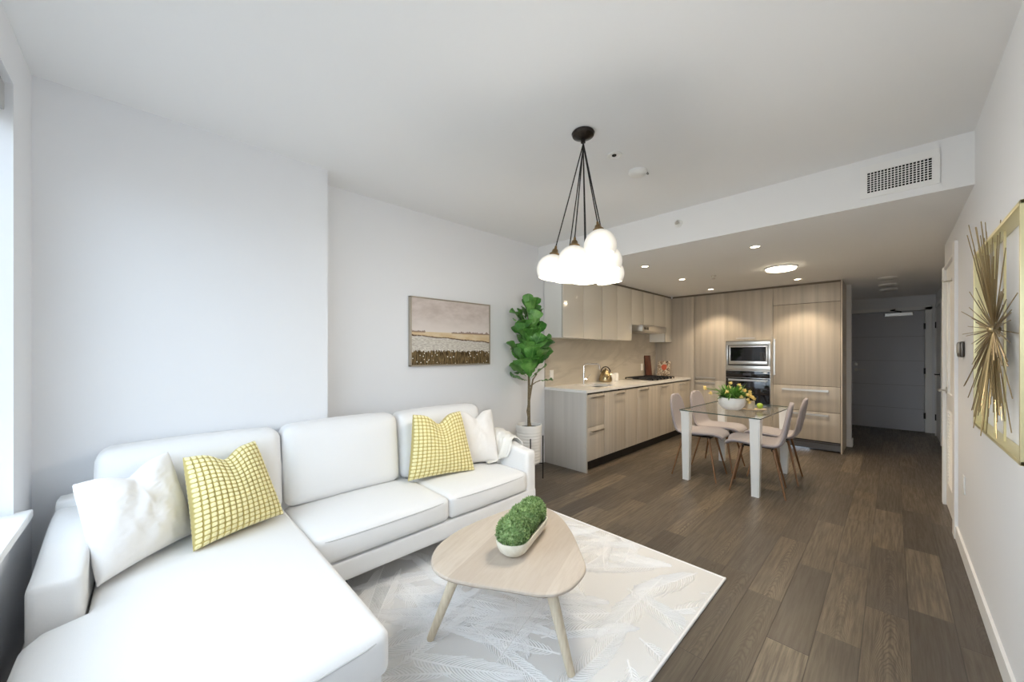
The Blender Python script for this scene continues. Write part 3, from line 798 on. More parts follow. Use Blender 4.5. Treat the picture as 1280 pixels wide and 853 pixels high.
HN = {3.87: (4.10, 4.31), 4.692: (4.715, 4.972), 5.382: (5.406, 5.60), 5.862: (6.08, 6.30)}
for y0, y1, kind, lab in units:
    t = thing('base_cabinet', lab, 'cabinet', ((KX + CX) / 2, (y0 + y1) / 2, 0), 'base cabinets under the counter')
    b = box(BM(), KX + .02, CX - .022, y0 + .001, y1 - .001, .12, .889 if kind != 'door' or y0 > 4 else .66); finish('carcass', b, 'carcass', t)
    finish('toe_kick', box(BM(), KX + .02, CX - .06, y0 + .001, y1 - .001, .001, .12), 'black', t)
    if kind == 'drawers':
        for z0, z1, hz in ((.505, .872, .838), (.125, .501, .452)):
            d = front_panel('drawer', y0, y1, z0, z1, t)
            b = BM(); bar_handle(b, (CX, 3.57, hz), (CX, 3.835, hz), (.028, 0, 0), .0055); finish('handle', b, 'nickel', d)
    else:
        d = front_panel('door', y0, y1, .125, .872, t)
        if y0 in HN:
            h0, h1 = HN[y0]; b = BM(); bar_handle(b, (CX, h0, .838), (CX, h1, .838), (.028, 0, 0), .0055); finish('handle', b, 'nickel', d)
# worktop with sink cut-out
b = BM(); SX0, SX1, SY0, SY1 = -2.84, -2.50, 3.93, 4.355
for x0, x1, y0, y1 in ((KX + .001, CX + .008, 3.492, SY0), (KX + .001, CX + .008, SY1, YK - .001), (KX + .001, SX0, SY0, SY1), (SX1, CX + .008, SY0, SY1)): box(b, x0, x1, y0, y1, .893, .925)
tag(finish('worktop', b, 'quartz', None, 0), 'long white quartz worktop along the kitchen wall', 'worktop')
sk = BM()
box(sk, SX0 - .008, SX0, SY0 - .008, SY1 + .008, .72, .892); box(sk, SX1, SX1 + .008, SY0 - .008, SY1 + .008, .72, .892)
box(sk, SX0, SX1, SY0 - .008, SY0, .72, .892); box(sk, SX0, SX1, SY1, SY1 + .008, .72, .892); box(sk, SX0 - .008, SX1 + .008, SY0 - .008, SY1 + .008, .71, .72)
tag(finish('kitchen_sink', sk, 'steel'), 'undermounted steel sink sunk in the white worktop', 'sink')
t = thing('faucet', 'tall chrome square-necked faucet behind the sink', 'faucet', (-2.90, 4.19, .925))
b = BM(); tube(b, [(-2.90, 4.19, .925), (-2.90, 4.19, .93)], .026, 16); tube(b, [(-2.90, 4.19, .925), (-2.90, 4.19, 1.165), (-2.893, 4.20, 1.185), (-2.875, 4.22, 1.192), (-2.78, 4.33, 1.192), (-2.765, 4.345, 1.183), (-2.76, 4.352, 1.165), (-2.76, 4.352, 1.12)], .0125, 12)
finish('spout', b, 'chrome', t)
b = BM(); tube(b, [(-2.90, 4.19, .985), (-2.875, 4.22, .985)], .013, 10); tube(b, [(-2.88, 4.215, .985), (-2.85, 4.27, 1.05)], .006, 8); finish('lever', b, 'chrome', t)
# backsplash
b = box(BM(), KX, KX + .012, 3.50, YK, .925, 1.80); o = finish('backsplash', b, 'marble', None, 0); o['kind'] = 'structure'; o.name = 'wall_backsplash'
outlet(KX + .0122, 3.62, 1.07, 1, 'cream outlet on the marble backsplash near the plant')
outlet(KX + .0122, 6.02, 1.10, 1, 'cream outlet on the backsplash beside the walnut board')
# kettle
t = thing('kettle', 'rounded gold kettle on the worktop beside the sink', 'kettle', (-2.88, 4.70, .925))
finish('body', lathe(BM(), [(0, .9255), (.076, .9255), (.089, .937), (.092, .962), (.084, 1.005), (.066, 1.05), (.050, 1.080), (.042, 1.090), (.0, 1.092)], -2.88, 4.70, 28), 'brass_kettle', t)
finish('lid', lathe(BM(), [(.040, 1.091), (.030, 1.100), (.009, 1.104), (.008, 1.110), (.013, 1.114), (.011, 1.123), (0, 1.125)], -2.88, 4.70, 20), 'brass_kettle', t)
b = BM(); tube(b, [(-2.80, 4.64, .975), (-2.765, 4.615, 1.03), (-2.74, 4.60, 1.05)], [.016, .011, .009], 10); finish('spout', b, 'brass_kettle', t)
b = BM(); pts = [(-2.88 - .050 * math.cos(a) * .78, 4.70 - .06 * math.cos(a), 1.065 + .078 * math.sin(a)) for a in [PI * k / 10 for k in range(11)]]; tube(b, pts, .007, 8); finish('handle', b, 'black', t)
for yy, hh, lab in ((4.90, .105, 'white canister next to the gold kettle'), (5.01, .115, 'white canister next to the cooktop')):
    t = thing('canister', lab, 'canister', (-2.90, yy, .925), 'white canisters on the worktop')
    finish('jar', lathe(BM(), [(0, .9255), (.040, .9255), (.044, .932), (.045, .925 + hh * .8), (.040, .925 + hh * .86), (0, .925 + hh * .86)], -2.90, yy, 24), 'ceramic', t)
    finish('lid', lathe(BM(), [(.042, .925 + hh * .862), (.042, .925 + hh * .95), (.036, .925 + hh), (0, .925 + hh)], -2.90, yy, 24), 'ceramic', t)
# cooktop
t = thing('gas_cooktop', 'black gas cooktop with cast-iron grates on the worktop', 'cooktop', (-2.70, 5.72, .925))
finish('base_plate', box(BM(), -2.935, -2.455, 5.30, 6.13, .9255, .934, .003), 'steel', t)
for gy in (5.33, 5.60, 5.87):
    b = BM()
    for xx in (-2.91, -2.69, -2.48): box(b, xx - .006, xx + .006, gy, gy + .235, .950, .962)
    for yy in (gy, gy + .075, gy + .155, gy + .228): box(b, -2.915, -2.475, yy, yy + .011, .950, .962)
    for xx in (-2.91, -2.48):
        for yy in (gy + .006, gy + .229): box(b, xx - .007, xx + .007, yy - .007, yy + .007, .934, .951)
    finish('grate', b, 'iron', t)
for bx_, by_, br_ in ((-2.80, 5.45, .045), (-2.58, 5.45, .035), (-2.70, 5.715, .055), (-2.80, 5.985, .035), (-2.58, 5.985, .045)):
    finish('burner', lathe(BM(), [(br_, .934), (br_, .942), (br_ * .75, .944), (br_ * .75, .949), (0, .9495)], bx_, by_, 20), 'iron', t)
for k in range(5):
    finish('knob', lathe(BM(), [(.016, .934), (.015, .955), (.012, .958), (0, .958)], -2.468 + .0, 5.48 + k * .12, 14), 'black', t)
# board and cookbook
b = BM(); box(b, -.010, .010, -.105, .105, 0, .37, .006, 2)
t = BM(); join(t, b, Matrix.Translation((-2.945, 6.21, .9265)) @ Matrix.Rotation(R(-6), 4, 'Y'))
tag(finish('cutting_board', t, 'dark_wood'), 'dark walnut cutting board leaning against the backsplash', 'cutting board')
m = M['cover'] = mat('cookbook_cover', rough=.4); g = m_g['cookbook_cover']
q = g.obj(); x_, y_, z_ = g.xyz(q)
nn = g.noise(g.comb(g.math('MULTIPLY', x_, 30), g.math('MULTIPLY', z_, 30), 0), 1, 3, .6, 1.5)
cc = g.ramp(nn, [(.30, (.05, .03, .02)), (.42, (.42, .30, .20)), (.52, (.75, .68, .55)), (.7, (.80, .72, .60))], 'CONSTANT')
dx = g.math('ADD', x_, -.01); dz = g.math('SUBTRACT', z_, .165); rr_ = g.math('SQRT', g.math('ADD', g.math('MULTIPLY', dx, dx), g.math('MULTIPLY', dz, dz)))
base(m, g.mix(g.math('LESS_THAN', g.math('ADD', rr_, g.math('MULTIPLY', nn, .03)), .065), cc, (.62, .13, .07)))
bk = thing('cookbook', 'open-faced cookbook with red and cream cover on a stand in the corner', 'book', (-2.79, 6.42, .926))
b = BM(); box(b, -.105, .105, -.012, .012, .012, .27, .002); tt = BM(); join(tt, b, Matrix.Translation((-2.79, 6.40, .93)) @ Matrix.Rotation(R(-14), 4, 'X'))
o = finish('cover', tt, 'cover', bk)
b = BM(); tube(b, [(-2.85, 6.352, .929), (-2.85, 6.50, .929), (-2.85, 6.46, 1.11)], .004, 6); tube(b, [(-2.73, 6.352, .929), (-2.73, 6.50, .929), (-2.73, 6.46, 1.11)], .004, 6); tube(b, [(-2.86, 6.352, .931), (-2.72, 6.352, .931)], .004, 6)
finish('stand', b, 'gold_rod', bk)

# ------------------------------------------------------------------ upper cabinets and hood
UX = -2.70
def upper(y0, y1, z0, doors, lab):
    t = thing('upper_cabinet', lab, 'cabinet', ((KX + UX) / 2, (y0 + y1) / 2, z0), 'upper cabinets over the counter')
    finish('carcass', box(BM(), KX + .013, UX - .02, y0, y1, z0, 2.285), 'gloss_end', t)
    finish('seam_shade', box(BM(), UX - .0198, UX - .0192, y0 + .001, y1 - .001, z0 + .001, 2.284), 'carcass', t)  # thin dark sheet painting the shade in the door gaps
    for d0, d1_ in doors: finish('door', box(BM(), UX - .019, UX, d0 + .0025, d1_ - .0025, z0 - .004, 2.283, .0012), 'gloss', t)
    return t
upper(3.482, 4.318, 1.527, [(3.484, 3.90), (3.90, 4.318)], 'two-door beige gloss upper cabinet nearest the plant')
upper(4.322, 5.13, 1.527, [(4.322, 4.715), (4.715, 5.13)], 'two-door beige gloss upper cabinet beside the range hood')
upper(5.134, 6.30, 1.765, [(5.134, 5.502), (5.502, 5.877), (5.877, 6.30)], 'short three-door beige gloss upper cabinet above the range hood')
upper(6.304, 6.558, 1.527, [(6.304, 6.558)], 'narrow single-door beige gloss upper cabinet in the kitchen corner')
o = finish('shaded_filler', box(BM(), KX + .013, UX - .012, 3.482, YK - .002, 2.2855, ZB - .001), mat('filler_shadow', (.16, .13, .10), .6)); o.name = 'trim_1'; o['kind'] = 'structure'  # shade of the gap under the ceiling painted into the filler colour
t = thing('range_hood', 'slim stainless range hood under the short upper cabinet', 'range hood', (-2.8, 5.7, 1.66))
b = BM(); box(b, KX + .013, -2.60, 5.27, 6.10, 1.665, 1.762, .004); finish('body', b, 'steel', t)
finish('filter', box(BM(), -2.95, -2.64, 5.32, 6.05, 1.655, 1.664), 'nickel', t)
finish('switch_panel', box(BM(), -2.599, -2.596, 5.32, 5.46, 1.69, 1.73, .001), 'black_glass', t)

# ------------------------------------------------------------------ tall cabinets
def hh(x0, x1, z, parent, out=.03, r=.006): b = BM(); bar_handle(b, (x0, YK, z), (x1, YK, z), (0, -out, 0), r); return finish('handle', b, 'nickel', parent)
def tpanel(name, x0, x1, z0, z1, parent, m='lam'): return finish(name, box(BM(), x0 + .0025, x1 - .0025, YK, YK + .02, z0, z1, .0012), m, parent)
t = thing('tall_filler_panel', 'tall wood panel in the kitchen corner beside the upper cabinets', 'panel', (-2.65, YK, 0))
tpanel('front_panel', KX + .013, -2.327, .001, 2.285, t)
finish('backing', box(BM(), KX + .013, -2.3255, YK + .022, YK + .06, .001, 2.285), 'carcass', t)  # dark strip added to keep the gap beside the panel from showing bright
t = thing('tall_pantry', 'tall wood pantry cabinet between the corner panel and the ovens', 'cabinet', (-2.095, YK + .3, 0))
finish('carcass', box(BM(), -2.324, -1.868, YK + .022, YK + .6, .10, 2.285), 'carcass', t)
finish('toe_kick', box(BM(), -2.324, -1.868, YK + .05, YK + .07, .001, .10), 'black', t)
d = tpanel('door', -2.325, -1.866, .898, 2.285, t); hh(-2.29, -2.0, .935, d)
d = tpanel('door', -2.325, -1.866, .105, .892, t); hh(-2.29, -2.0, .855, d)
t = thing('oven_tower', 'tall wood cabinet housing the microwave and the wall oven', 'cabinet', (-1.55, YK + .3, 0))
b = BM(); box(b, -1.866, -1.850, YK + .001, YK + .6, .10, 2.285); box(b, -1.256, -1.2305, YK + .001, YK + .6, .10, 2.285); box(b, -1.85, -1.256, YK + .10, YK + .6, .10, 2.285)
finish('carcass', b, 'lam', t); finish('toe_kick', box(BM(), -1.866, -1.23, YK + .05, YK + .07, .001, .10), 'black', t)
d = tpanel('door', -1.866, -1.254, 1.527, 2.285, t); hh(-1.70, -1.45, 1.565, d)
d = tpanel('drawer', -1.850, -1.256, .105, .535, t); hh(-1.70, -1.41, .49, d)
t = thing('microwave', 'stainless built-in microwave in the tall cabinet above the oven', 'microwave', (-1.55, YK, 1.08))
b = BM(); X0, X1, Z0, Z1 = -1.848, -1.258, 1.075, 1.520
box(b, X0, X1, YK - .012, YK + .08, 1.46, Z1, .002); box(b, X0, X1, YK - .012, YK + .08, Z0, 1.145, .002); box(b, X0, X0 + .03, YK - .012, YK + .08, 1.14, 1.465, .002); box(b, X1 - .03, X1, YK - .012, YK + .08, 1.14, 1.465, .002)
finish('trim_frame', b, 'steel', t)
finish('body', box(BM(), X0 + .03, X1 - .03, YK + .0, YK + .098, 1.146, 1.459), 'black', t)
b = BM(); x0, x1, z0, z1 = -1.800, -1.290, 1.165, 1.45
box(b, x0, x1, YK - .030, YK - .001, z0, z0 + .05, .003); box(b, x0, x1, YK - .030, YK - .001, z1 - .022, z1, .003); box(b, x0, x0 + .022, YK - .030, YK - .001, z0 + .048, z1 - .02, .003); box(b, x1 - .022, x1, YK - .030, YK - .001, z0 + .048, z1 - .02, .003)
finish('door_frame', b, 'steel', t)
finish('door_glass', box(BM(), x0 + .022, x1 - .105, YK - .024, YK - .001, z0 + .05, z1 - .022), 'black_glass', t)
c = finish('control_panel', box(BM(), x1 - .104, x1 - .022, YK - .024, YK - .001, z0 + .05, z1 - .022), 'black_glass', t)
b = BM()
for i in range(3):
    for j in range(5): box(b, x1 - .095 + i * .024, x1 - .079 + i * .024, YK - .0255, YK - .0235, z0 + .068 + j * .024, z0 + .080 + j * .024)
finish('button', b, mat('button_grey', (.05, .05, .055), .5), c)
t = thing('wall_oven', 'black glass built-in wall oven behind the flower bowl', 'oven', (-1.55, YK, .55))
finish('body', box(BM(), X0, X1, YK - .006, YK + .095, .54, 1.072, .003), 'steel', t)
finish('door_glass', box(BM(), X0 + .004, X1 - .004, YK - .024, YK - .006, .555, .955, .003), 'black_glass', t)
c = finish('control_panel', box(BM(), X0 + .004, X1 - .004, YK - .022, YK - .006, .960, 1.062, .003), 'black_glass', t)
finish('clock', box(BM(), -1.61, -1.50, YK - .0235, YK - .0215, .995, 1.03), mat('clock_glass', (.05, .055, .07), .1), c)
b = BM(); bar_handle(b, (X0 + .05, YK - .024, .925), (X1 - .03, YK - .024, .925), (0, -.035, 0), .010); finish('handle', b, 'steel', t)
t = thing('panelled_fridge', 'wood-panelled fridge with two freezer drawers at the end of the kitchen', 'fridge', (-.855, YK + .3, 0))
finish('carcass', box(BM(), -1.226, -.482, YK + .022, YK + .6, .10, 2.285), 'carcass', t)
tpanel('top_panel', -1.229, -.481, 2.036, 2.285, t)
d = tpanel('door', -1.229, -.481, .888, 2.030, t); b = BM(); bar_handle(b, (-1.205, YK, 1.02), (-1.205, YK, 1.545), (0, -.035, 0), .008); finish('handle', b, 'nickel', d)
for z0, z1, hz in ((.538, .882, .825), (.142, .532, .495)):
    d = tpanel('drawer', -1.229, -.481, z0, z1, t); hh(-1.115, -.60, hz, d, .04, .009)
b = BM(); box(b, -1.229, -.481, YK + .03, YK + .045, .02, .138)
for k in range(4): box(b, -1.225, -.49, YK + .018, YK + .032, .040 + k * .024, .050 + k * .024)
finish('vent_grille', b, mat('grille_grey', (.17, .17, .18), .4, .5), t)
o = finish('gable_panel', box(BM(), -.479, -.463, YK - .004, 7.168, .001, ZB - .001), 'lam', None, 0); tag(o, 'full-height wood gable closing the fridge side by the hall', 'panel')
o = finish('gap_shade', box(BM(), -2.69, -.48, YK + .006, YK + .03, 2.2865, ZB - .001), bpy.data.materials['filler_shadow'], None, 0); o.name = 'trim_2'; o['kind'] = 'structure'  # dark strip painting the shaded gap above the tall fronts

# ------------------------------------------------------------------ dining set
TC = Vector((-1.19, 4.60)); TR_ = R(-2.8)
t = thing('dining_table', 'small glass-topped dining table with chunky white legs', 'table', (TC.x, TC.y, 0))
dt = t
def rotp(x, y): return (TC.x + x * math.cos(TR_) - y * math.sin(TR_), TC.y + x * math.sin(TR_) + y * math.cos(TR_))
hx, hy = .372, .565
b = BM(); prism(b, [rotp(*q) for q in ((-hx, -hy), (hx, -hy), (hx, hy), (-hx, hy))], .731, .741)
for f in b.faces:
    if abs(f.normal.z) < .5: f.material_index = 1
bmesh.ops.recalc_face_normals(b, faces=b.faces)
for f in b.faces: f.material_index = 0 if abs(f.normal.z) > .5 else 1
finish('glass_top', b, ['glass', 'glass_edge'], t, 0)
for sx in (-1, 1):
    for sy in (-1, 1):
        b = BM(); rings = []
        for w_, zz in ((.062, .001), (.064, .01), (.088, .70), (.092, .73)):
            cx_, cy_ = sx * (hx - .052), sy * (hy - .055); h = w_ / 2
            rings.append([b.verts.new((*rotp(cx_ + i * h, cy_ + j * h), zz)) for i, j in ((-1, -1), (1, -1), (1, 1), (-1, 1))])
        for r0, r1 in zip(rings, rings[1:]):
            for i in range(4): b.faces.new([r0[i], r0[(i + 1) % 4], r1[(i + 1) % 4], r1[i]])
        b.faces.new(rings[0][::-1]); b.faces.new(rings[-1])
        bmesh.ops.bevel(b, geom=[e for e in b.edges if abs(e.verts[0].co.z - e.verts[1].co.z) > .05], offset=.008, segments=3, affect='EDGES')
        finish('leg', b, 'gloss_white', t, 30)
def chair_proto():
    t = thing('dining_chair', 'x', 'chair', (0, 0, 0), 'chairs at the glass table')
    prof = [(.235, .432, .150), (.225, .452, .180), (.17, .463, .205), (.08, .458, .222), (-.02, .450, .226), (-.11, .447, .222), (-.175, .460, .212), (-.215, .505, .204), (-.235, .57, .203), (-.252, .65, .205), (-.266, .73, .196), (-.277, .80, .172), (-.284, .85, .125), (-.287, .872, .065)]
    b = BM(); rows = []; K = 14
    # resample the profile smoothly
    def cr(p0, p1, p2, p3, s): return tuple(.5 * (2 * b_ + (c_ - a_) * s + (2 * a_ - 5 * b_ + 4 * c_ - d_) * s * s + (3 * b_ - a_ - 3 * c_ + d_) * s ** 3) for a_, b_, c_, d_ in zip(p0, p1, p2, p3))
    pts = []
    for i in range(len(prof) - 1):
        for s in (0, .5): pts.append(cr(prof[max(0, i - 1)], prof[i], prof[i + 1], prof[min(len(prof) - 1, i + 2)], s))
    pts.append(prof[-1])
    n = len(pts)
    for i, (px_, pz_, w_) in enumerate(pts):
        a, c = pts[max(0, i - 1)], pts[min(n - 1, i + 1)]
        tx, tz = c[0] - a[0], c[1] - a[1]; l = math.hypot(tx, tz); nx, nz = tz / l, -tx / l     # inward normal (up / forward)
        row = []
        for k in range(K + 1):
            e = -1 + 2 * k / K; curl = .035 * abs(e) ** 2.6
            row.append(b.verts.new((px_ + nx * curl, w_ * math.sin(e * PI / 2) ** 1 if abs(e) < 1 else w_ * e, pz_ + nz * curl)))
        rows.append(row)
    for i in range(n - 1):
        for k in range(K): b.faces.new([rows[i][k], rows[i + 1][k], rows[i + 1][k + 1], rows[i][k + 1]])
    bmesh.ops.recalc_face_normals(b, faces=b.faces)
    bmesh.ops.solidify(b, geom=list(b.faces), thickness=.030)
    o = finish('shell', b, 'chair', t, 80)
    sd = o.modifiers.new('sub', 'SUBSURF'); sd.levels = 1; sd.render_levels = 1
    b = BM(); tube(b, [(.12, -.11, .425), (.12, .11, .425)], .010, 8); tube(b, [(-.12, -.11, .42), (-.12, .11, .42)], .010, 8); tube(b, [(.12, 0, .425), (-.12, 0, .42)], .010, 8); finish('under_frame', b, 'black', t)
    for sx in (1, -1):
        for sy in (1, -1):
            b = BM(); tube(b, [(sx * .13, sy * .12, .432), (sx * .222, sy * .205, .001)], [.0125, .0075], 12); finish('leg', b, 'copper_leg', t)
    return t
ch = chair_proto()
for i, (x_, y_, a_, lab) in enumerate(((-1.50, 4.38, 2, 'grey shell chair facing the ovens side, nearest the kitchen counter front'), (-1.455, 4.86, -3, 'x'), (-.93, 4.31, 189, 'x'), (-.895, 4.87, 183, 'x'))):
    o = ch if i == 0 else dup(ch)
    o.location = (x_, y_, 0); o.rotation_euler = (0, 0, R(a_))
    o['label'] = ('grey shell chair on the counter side of the table, beside its front leg', 'grey shell chair on the counter side of the table, nearer the tall cabinets',
                  'grey shell chair with its back to the hall, nearest the camera', 'grey shell chair on the hall side, in front of the fridge drawers')[i]
# on the table
t = thing('flower_bowl', 'white round bowl of flowers on the glass table', 'bowl', (-1.20, 4.44, .741))
bc = (-1.195, 4.44)
finish('bowl', lathe(BM(), [(0, .7415), (.055, .7415), (.085, .752), (.118, .79), (.130, .835), (.127, .872), (.121, .872), (.123, .835), (.108, .79), (.05, .76), (0, .76)], *bc, 36), 'ceramic', t)
finish('soil', lathe(BM(), [(0, .845), (.120, .845)], *bc, 24), 'soil', t)
fl = thing('flower_arrangement', 'bunch of yellow blossoms and green leaves in the white bowl', 'flowers', (*bc, .846))
q = random.Random(3); b = BM(); bs = BM()
def blade(bm, p, d, L, w, bend, uvon=False):
    d = Vector(d).normalized(); s = d.cross(Vector((0, 0, 1)))
    s = s.normalized() if s.length > .01 else Vector((1, 0, 0)); prev = None; p = Vector(p)
    for k in range(6):
        f = k / 5; ww = w * math.sin(PI * (.12 + .86 * f)) ; c_ = [bm.verts.new(p - s * ww), bm.verts.new(p + Vector((0, 0, -ww * .3))), bm.verts.new(p + s * ww)]
        if prev: bm.faces.new([prev[0], prev[1], c_[1], c_[0]]); bm.faces.new([prev[1], prev[2], c_[2], c_[1]])
        prev = c_; d = (d + Vector((0, 0, -bend / 5))).normalized(); p = p + d * L / 5
cb = Vector((*bc, .86))
for k in range(210):
    a = q.uniform(0, 2 * PI); el = q.uniform(.15, 1.35)
    d = Vector((math.cos(a) * math.cos(el), math.sin(a) * math.cos(el), math.sin(el)))
    blade(b, cb + Vector((math.cos(a), math.sin(a), 0)) * q.uniform(.01, .10) + Vector((0, 0, q.uniform(0, .07))), d, q.uniform(.07, .13), q.uniform(.006, .014), q.uniform(.2, 1.2))
finish('foliage', b, 'stem_leaf', fl, 0, False)
# blossoms placed round the bowl: offsets along the view-right (r), up, and towards the viewer
rv = Vector((.70, .714, 0)); fv = Vector((.714, -.70, 0)) * 1
BLS = [(-.33, .115, .02), (-.28, .06, .05), (-.30, .10, -.03), (-.07, .125, .06), (.06, .145, .04), (.05, .105, .09), (.10, .09, .08), (.17, .075, .06), (.20, .05, .02), (.24, .0, .03), (.12, .0, .10), (.02, .03, .14), (.11, .05, .11), (.16, .03, .09), (-.12, .08, .1), (.14, -.03, .10), (.0, .16, -.02), (.19, .02, .07)]
for k, (r_, u2, f_) in enumerate(BLS):
    c_ = cb + rv * r_ * .9 + fv * f_ + Vector((0, 0, u2)); bb = BM()
    t2 = bmesh.new(); bmesh.ops.create_icosphere(t2, subdivisions=2, radius=.014)
    join(bb, t2, Matrix.Translation(c_))
    for j in range(26):
        zt = q.uniform(-.6, 1); a = q.uniform(0, 6.28); s_2 = math.sqrt(1 - zt * zt); d = Vector((s_2 * math.cos(a), s_2 * math.sin(a), zt))
        blade(bb, c_ + d * .009, d, .016, .006, .3)
    finish('blossom', bb, 'blossom', fl, 0, False)
    tube(bs, [cb + Vector((q.uniform(-.04, .04), q.uniform(-.04, .04), -.01)), cb.lerp(c_, .55) + Vector((0, 0, .03)), c_], .002, 5)
finish('stem', bs, 'stem_leaf', fl)
b = BM(); box(b, -.11, .11, -.045, .045, 0, .012, .004); tt = BM(); join(tt, b, Matrix.Translation((-1.03, 4.60, .7415)) @ Matrix.Rotation(R(46), 4, 'Z'))
tag(finish('serving_board', tt, 'tray'), 'small pale wooden board on the glass table beside the bowl', 'board')
tag(finish('candle_cup', lathe(BM(), [(0, .754), (.036, .754), (.040, .76), (.041, .835), (.037, .835), (.035, .77), (0, .77)], -1.055, 4.575, 24), 'cup'), 'beige cup standing on the small wooden board', 'cup')
t2 = bmesh.new(); bmesh.ops.create_uvsphere(t2, u_segments=20, v_segments=12, radius=.030); b = BM(); join(b, t2, Matrix.Translation((-.985, 4.645, .783)))
t = tag(finish('lime', b, 'lime'), 'green lime on the small wooden board', 'fruit')

# ------------------------------------------------------------------ fiddle-leaf fig
PC = Vector((-2.715, 2.915))
ps_ = thing('plant_stand', 'black metal plant stand behind the far sofa armrest', 'plant stand', (PC.x, PC.y, 0))
for k in range(4):
    a = R(45 + 90 * k + 4); q2 = PC + Vector((math.cos(a), math.sin(a))) * .150
    finish('leg', tube(BM(), [(q2.x, q2.y, .001), (q2.x, q2.y, .46)], .006, 8), 'black', ps_)
b = BM()
for k in range(2):
    a = R(49 + 90 * k); d = Vector((math.cos(a), math.sin(a))) * .15
    tube(b, [(PC.x - d.x, PC.y - d.y, .165), (PC.x + d.x, PC.y + d.y, .165)], .005, 8)
finish('cross_brace', b, 'black', ps_)
t = thing('plant_pot', 'white ribbed round pot in the black plant stand', 'pot', (PC.x, PC.y, .172))
prof = [(0, .172), (.105, .172), (.118, .185)]
for k in range(60):
    z_ = .19 + k * .38 / 60; prof.append((.122 + .016 * (z_ - .19) / .38 + (.0018 * math.sin(k * 1.25) if z_ < .52 else 0), z_))
prof += [(.138, .575), (.136, .582), (.126, .582), (.124, .54), (0, .54)]
finish('pot', lathe(BM(), prof, PC.x, PC.y, 40), 'ceramic', t)
finish('soil', lathe(BM(), [(0, .548), (.1235, .545)], PC.x, PC.y, 24), 'soil', t)
fig = thing('fiddle_leaf_fig', 'tall fiddle-leaf fig with big green leaves beside the counter', 'plant', (PC.x, PC.y, .548))
b = BM()
trunk = [(PC.x, PC.y, .54), (PC.x - .004, PC.y + .003, .75), (PC.x + .004, PC.y - .004, .95), (PC.x - .003, PC.y + .003, 1.15), (PC.x, PC.y, 1.45), (PC.x - .01, PC.y - .01, 1.78)]
tube(b, trunk, [.018, .016, .014, .013, .009, .005], 10)
tube(b, [(PC.x + .014, PC.y + .012, .54), (PC.x - .010, PC.y - .012, .72), (PC.x + .012, PC.y + .010, .92), (PC.x + .03, PC.y + .03, 1.06), (PC.x + .06, PC.y + .06, 1.12)], [.013, .012, .011, .008, .005], 8)
tube(b, [(PC.x, PC.y, .98), (PC.x + .05, PC.y + .05, 1.03), (PC.x + .08, PC.y + .09, 1.05)], [.007, .005, .004], 8)
finish('trunk', b, 'trunk', fig)
b = BM(); uvl = b.loops.layers.uv.new('UVMap'); q = random.Random(21)
def fig_leaf(p, az, el, L, Wd, roll):
    d = Vector((math.cos(az) * math.cos(el), math.sin(az) * math.cos(el), math.sin(el)))
    s = d.cross(Vector((0, 0, 1))).normalized(); nrm = s.cross(d).normalized()
    s, nrm = s * math.cos(roll) + nrm * math.sin(roll), nrm * math.cos(roll) - s * math.sin(roll)
    shape = [(0, .05), (.12, .26), (.26, .46), (.40, .60), (.54, .78), (.67, .96), (.79, 1.0), (.89, .86), (.96, .52), (1.0, .08)]
    prev = None; p = Vector(p); st = p + d * .03
    for f, wf in shape:
        bend = .06 * f * f * L
        c_ = st + d * f * L + nrm * bend
        row = []
        for e in (-1, -.55, 0, .55, 1):
            cup = .20 * abs(e) ** 1.5 * wf * Wd + .012 * math.sin(f * 14 + e * 3) * abs(e)
            vv_ = c_ + s * e * wf * Wd + nrm * cup; vv_.x = max(vv_.x, XL2 + .012)
            row.append((b.verts.new(vv_), (e * .5 * wf + .5, f)))
        if prev:
            for k in range(4):
                qd = [prev[k], prev[k + 1], row[k + 1], row[k]]
                fc = b.faces.new([x_[0] for x_ in qd])
                for l, x_ in zip(fc.loops, qd): l[uvl].uv = x_[1]
        prev = row
    tube(b, [p, st], .003, 5, False)
zs = 1.06; az = .6
for k in range(50):
    f = k / 49; z_ = 1.05 + .74 * f; az += 2.399
    sz = .80 + .40 * math.sin(PI * min(1, f * .8 + .25)); el = (.80 + .45 * f + q.uniform(-.35, .3)) if k % 5 else q.uniform(.0, .5)
    a_ = az + q.uniform(-.3, .3)
    fig_leaf((PC.x + .03 * math.cos(a_), PC.y + .03 * math.sin(a_), z_), a_, el, .185 * sz * q.uniform(.9, 1.12), .083 * sz * q.uniform(.9, 1.15), q.uniform(-.8, .8))
fig_leaf((PC.x + .07, PC.y + .08, 1.05), .8, .0, .12, .05, .2)
finish('foliage', b, 'leaf', fig, 60, False)

# ------------------------------------------------------------------ cluster pendant
CP = Vector((-1.25, 1.80))
pend = thing('cluster_pendant', 'cluster pendant of eight lit glass globes on black cords', 'pendant light', (CP.x, CP.y, ZC))
finish('canopy', lathe(BM(), [(0, ZC - .001), (.062, ZC - .001), (.066, ZC - .008), (.060, ZC - .022), (.035, ZC - .034), (.014, ZC - .040), (.013, ZC - .060), (0, ZC - .060)], CP.x, CP.y, 36), 'bronze', pend)
GR = .088
rgt = Vector((.70, .714, 0)); fwd = Vector((-.714, .70, 0))
def gpos(u, v, dd):   # offset right (m), height, depth away
    return Vector((CP.x, CP.y, 0)) + rgt * u + fwd * dd + Vector((0, 0, v))
GL = [(-.180, 1.828, .00), (-.070, 1.855, -.085), (.068, 1.930, -.13), (.118, 1.862, -.06), (.165, 1.815, .06), (.008, 1.805, -.02), (-.075, 1.83, .12), (.045, 1.86, .13)]
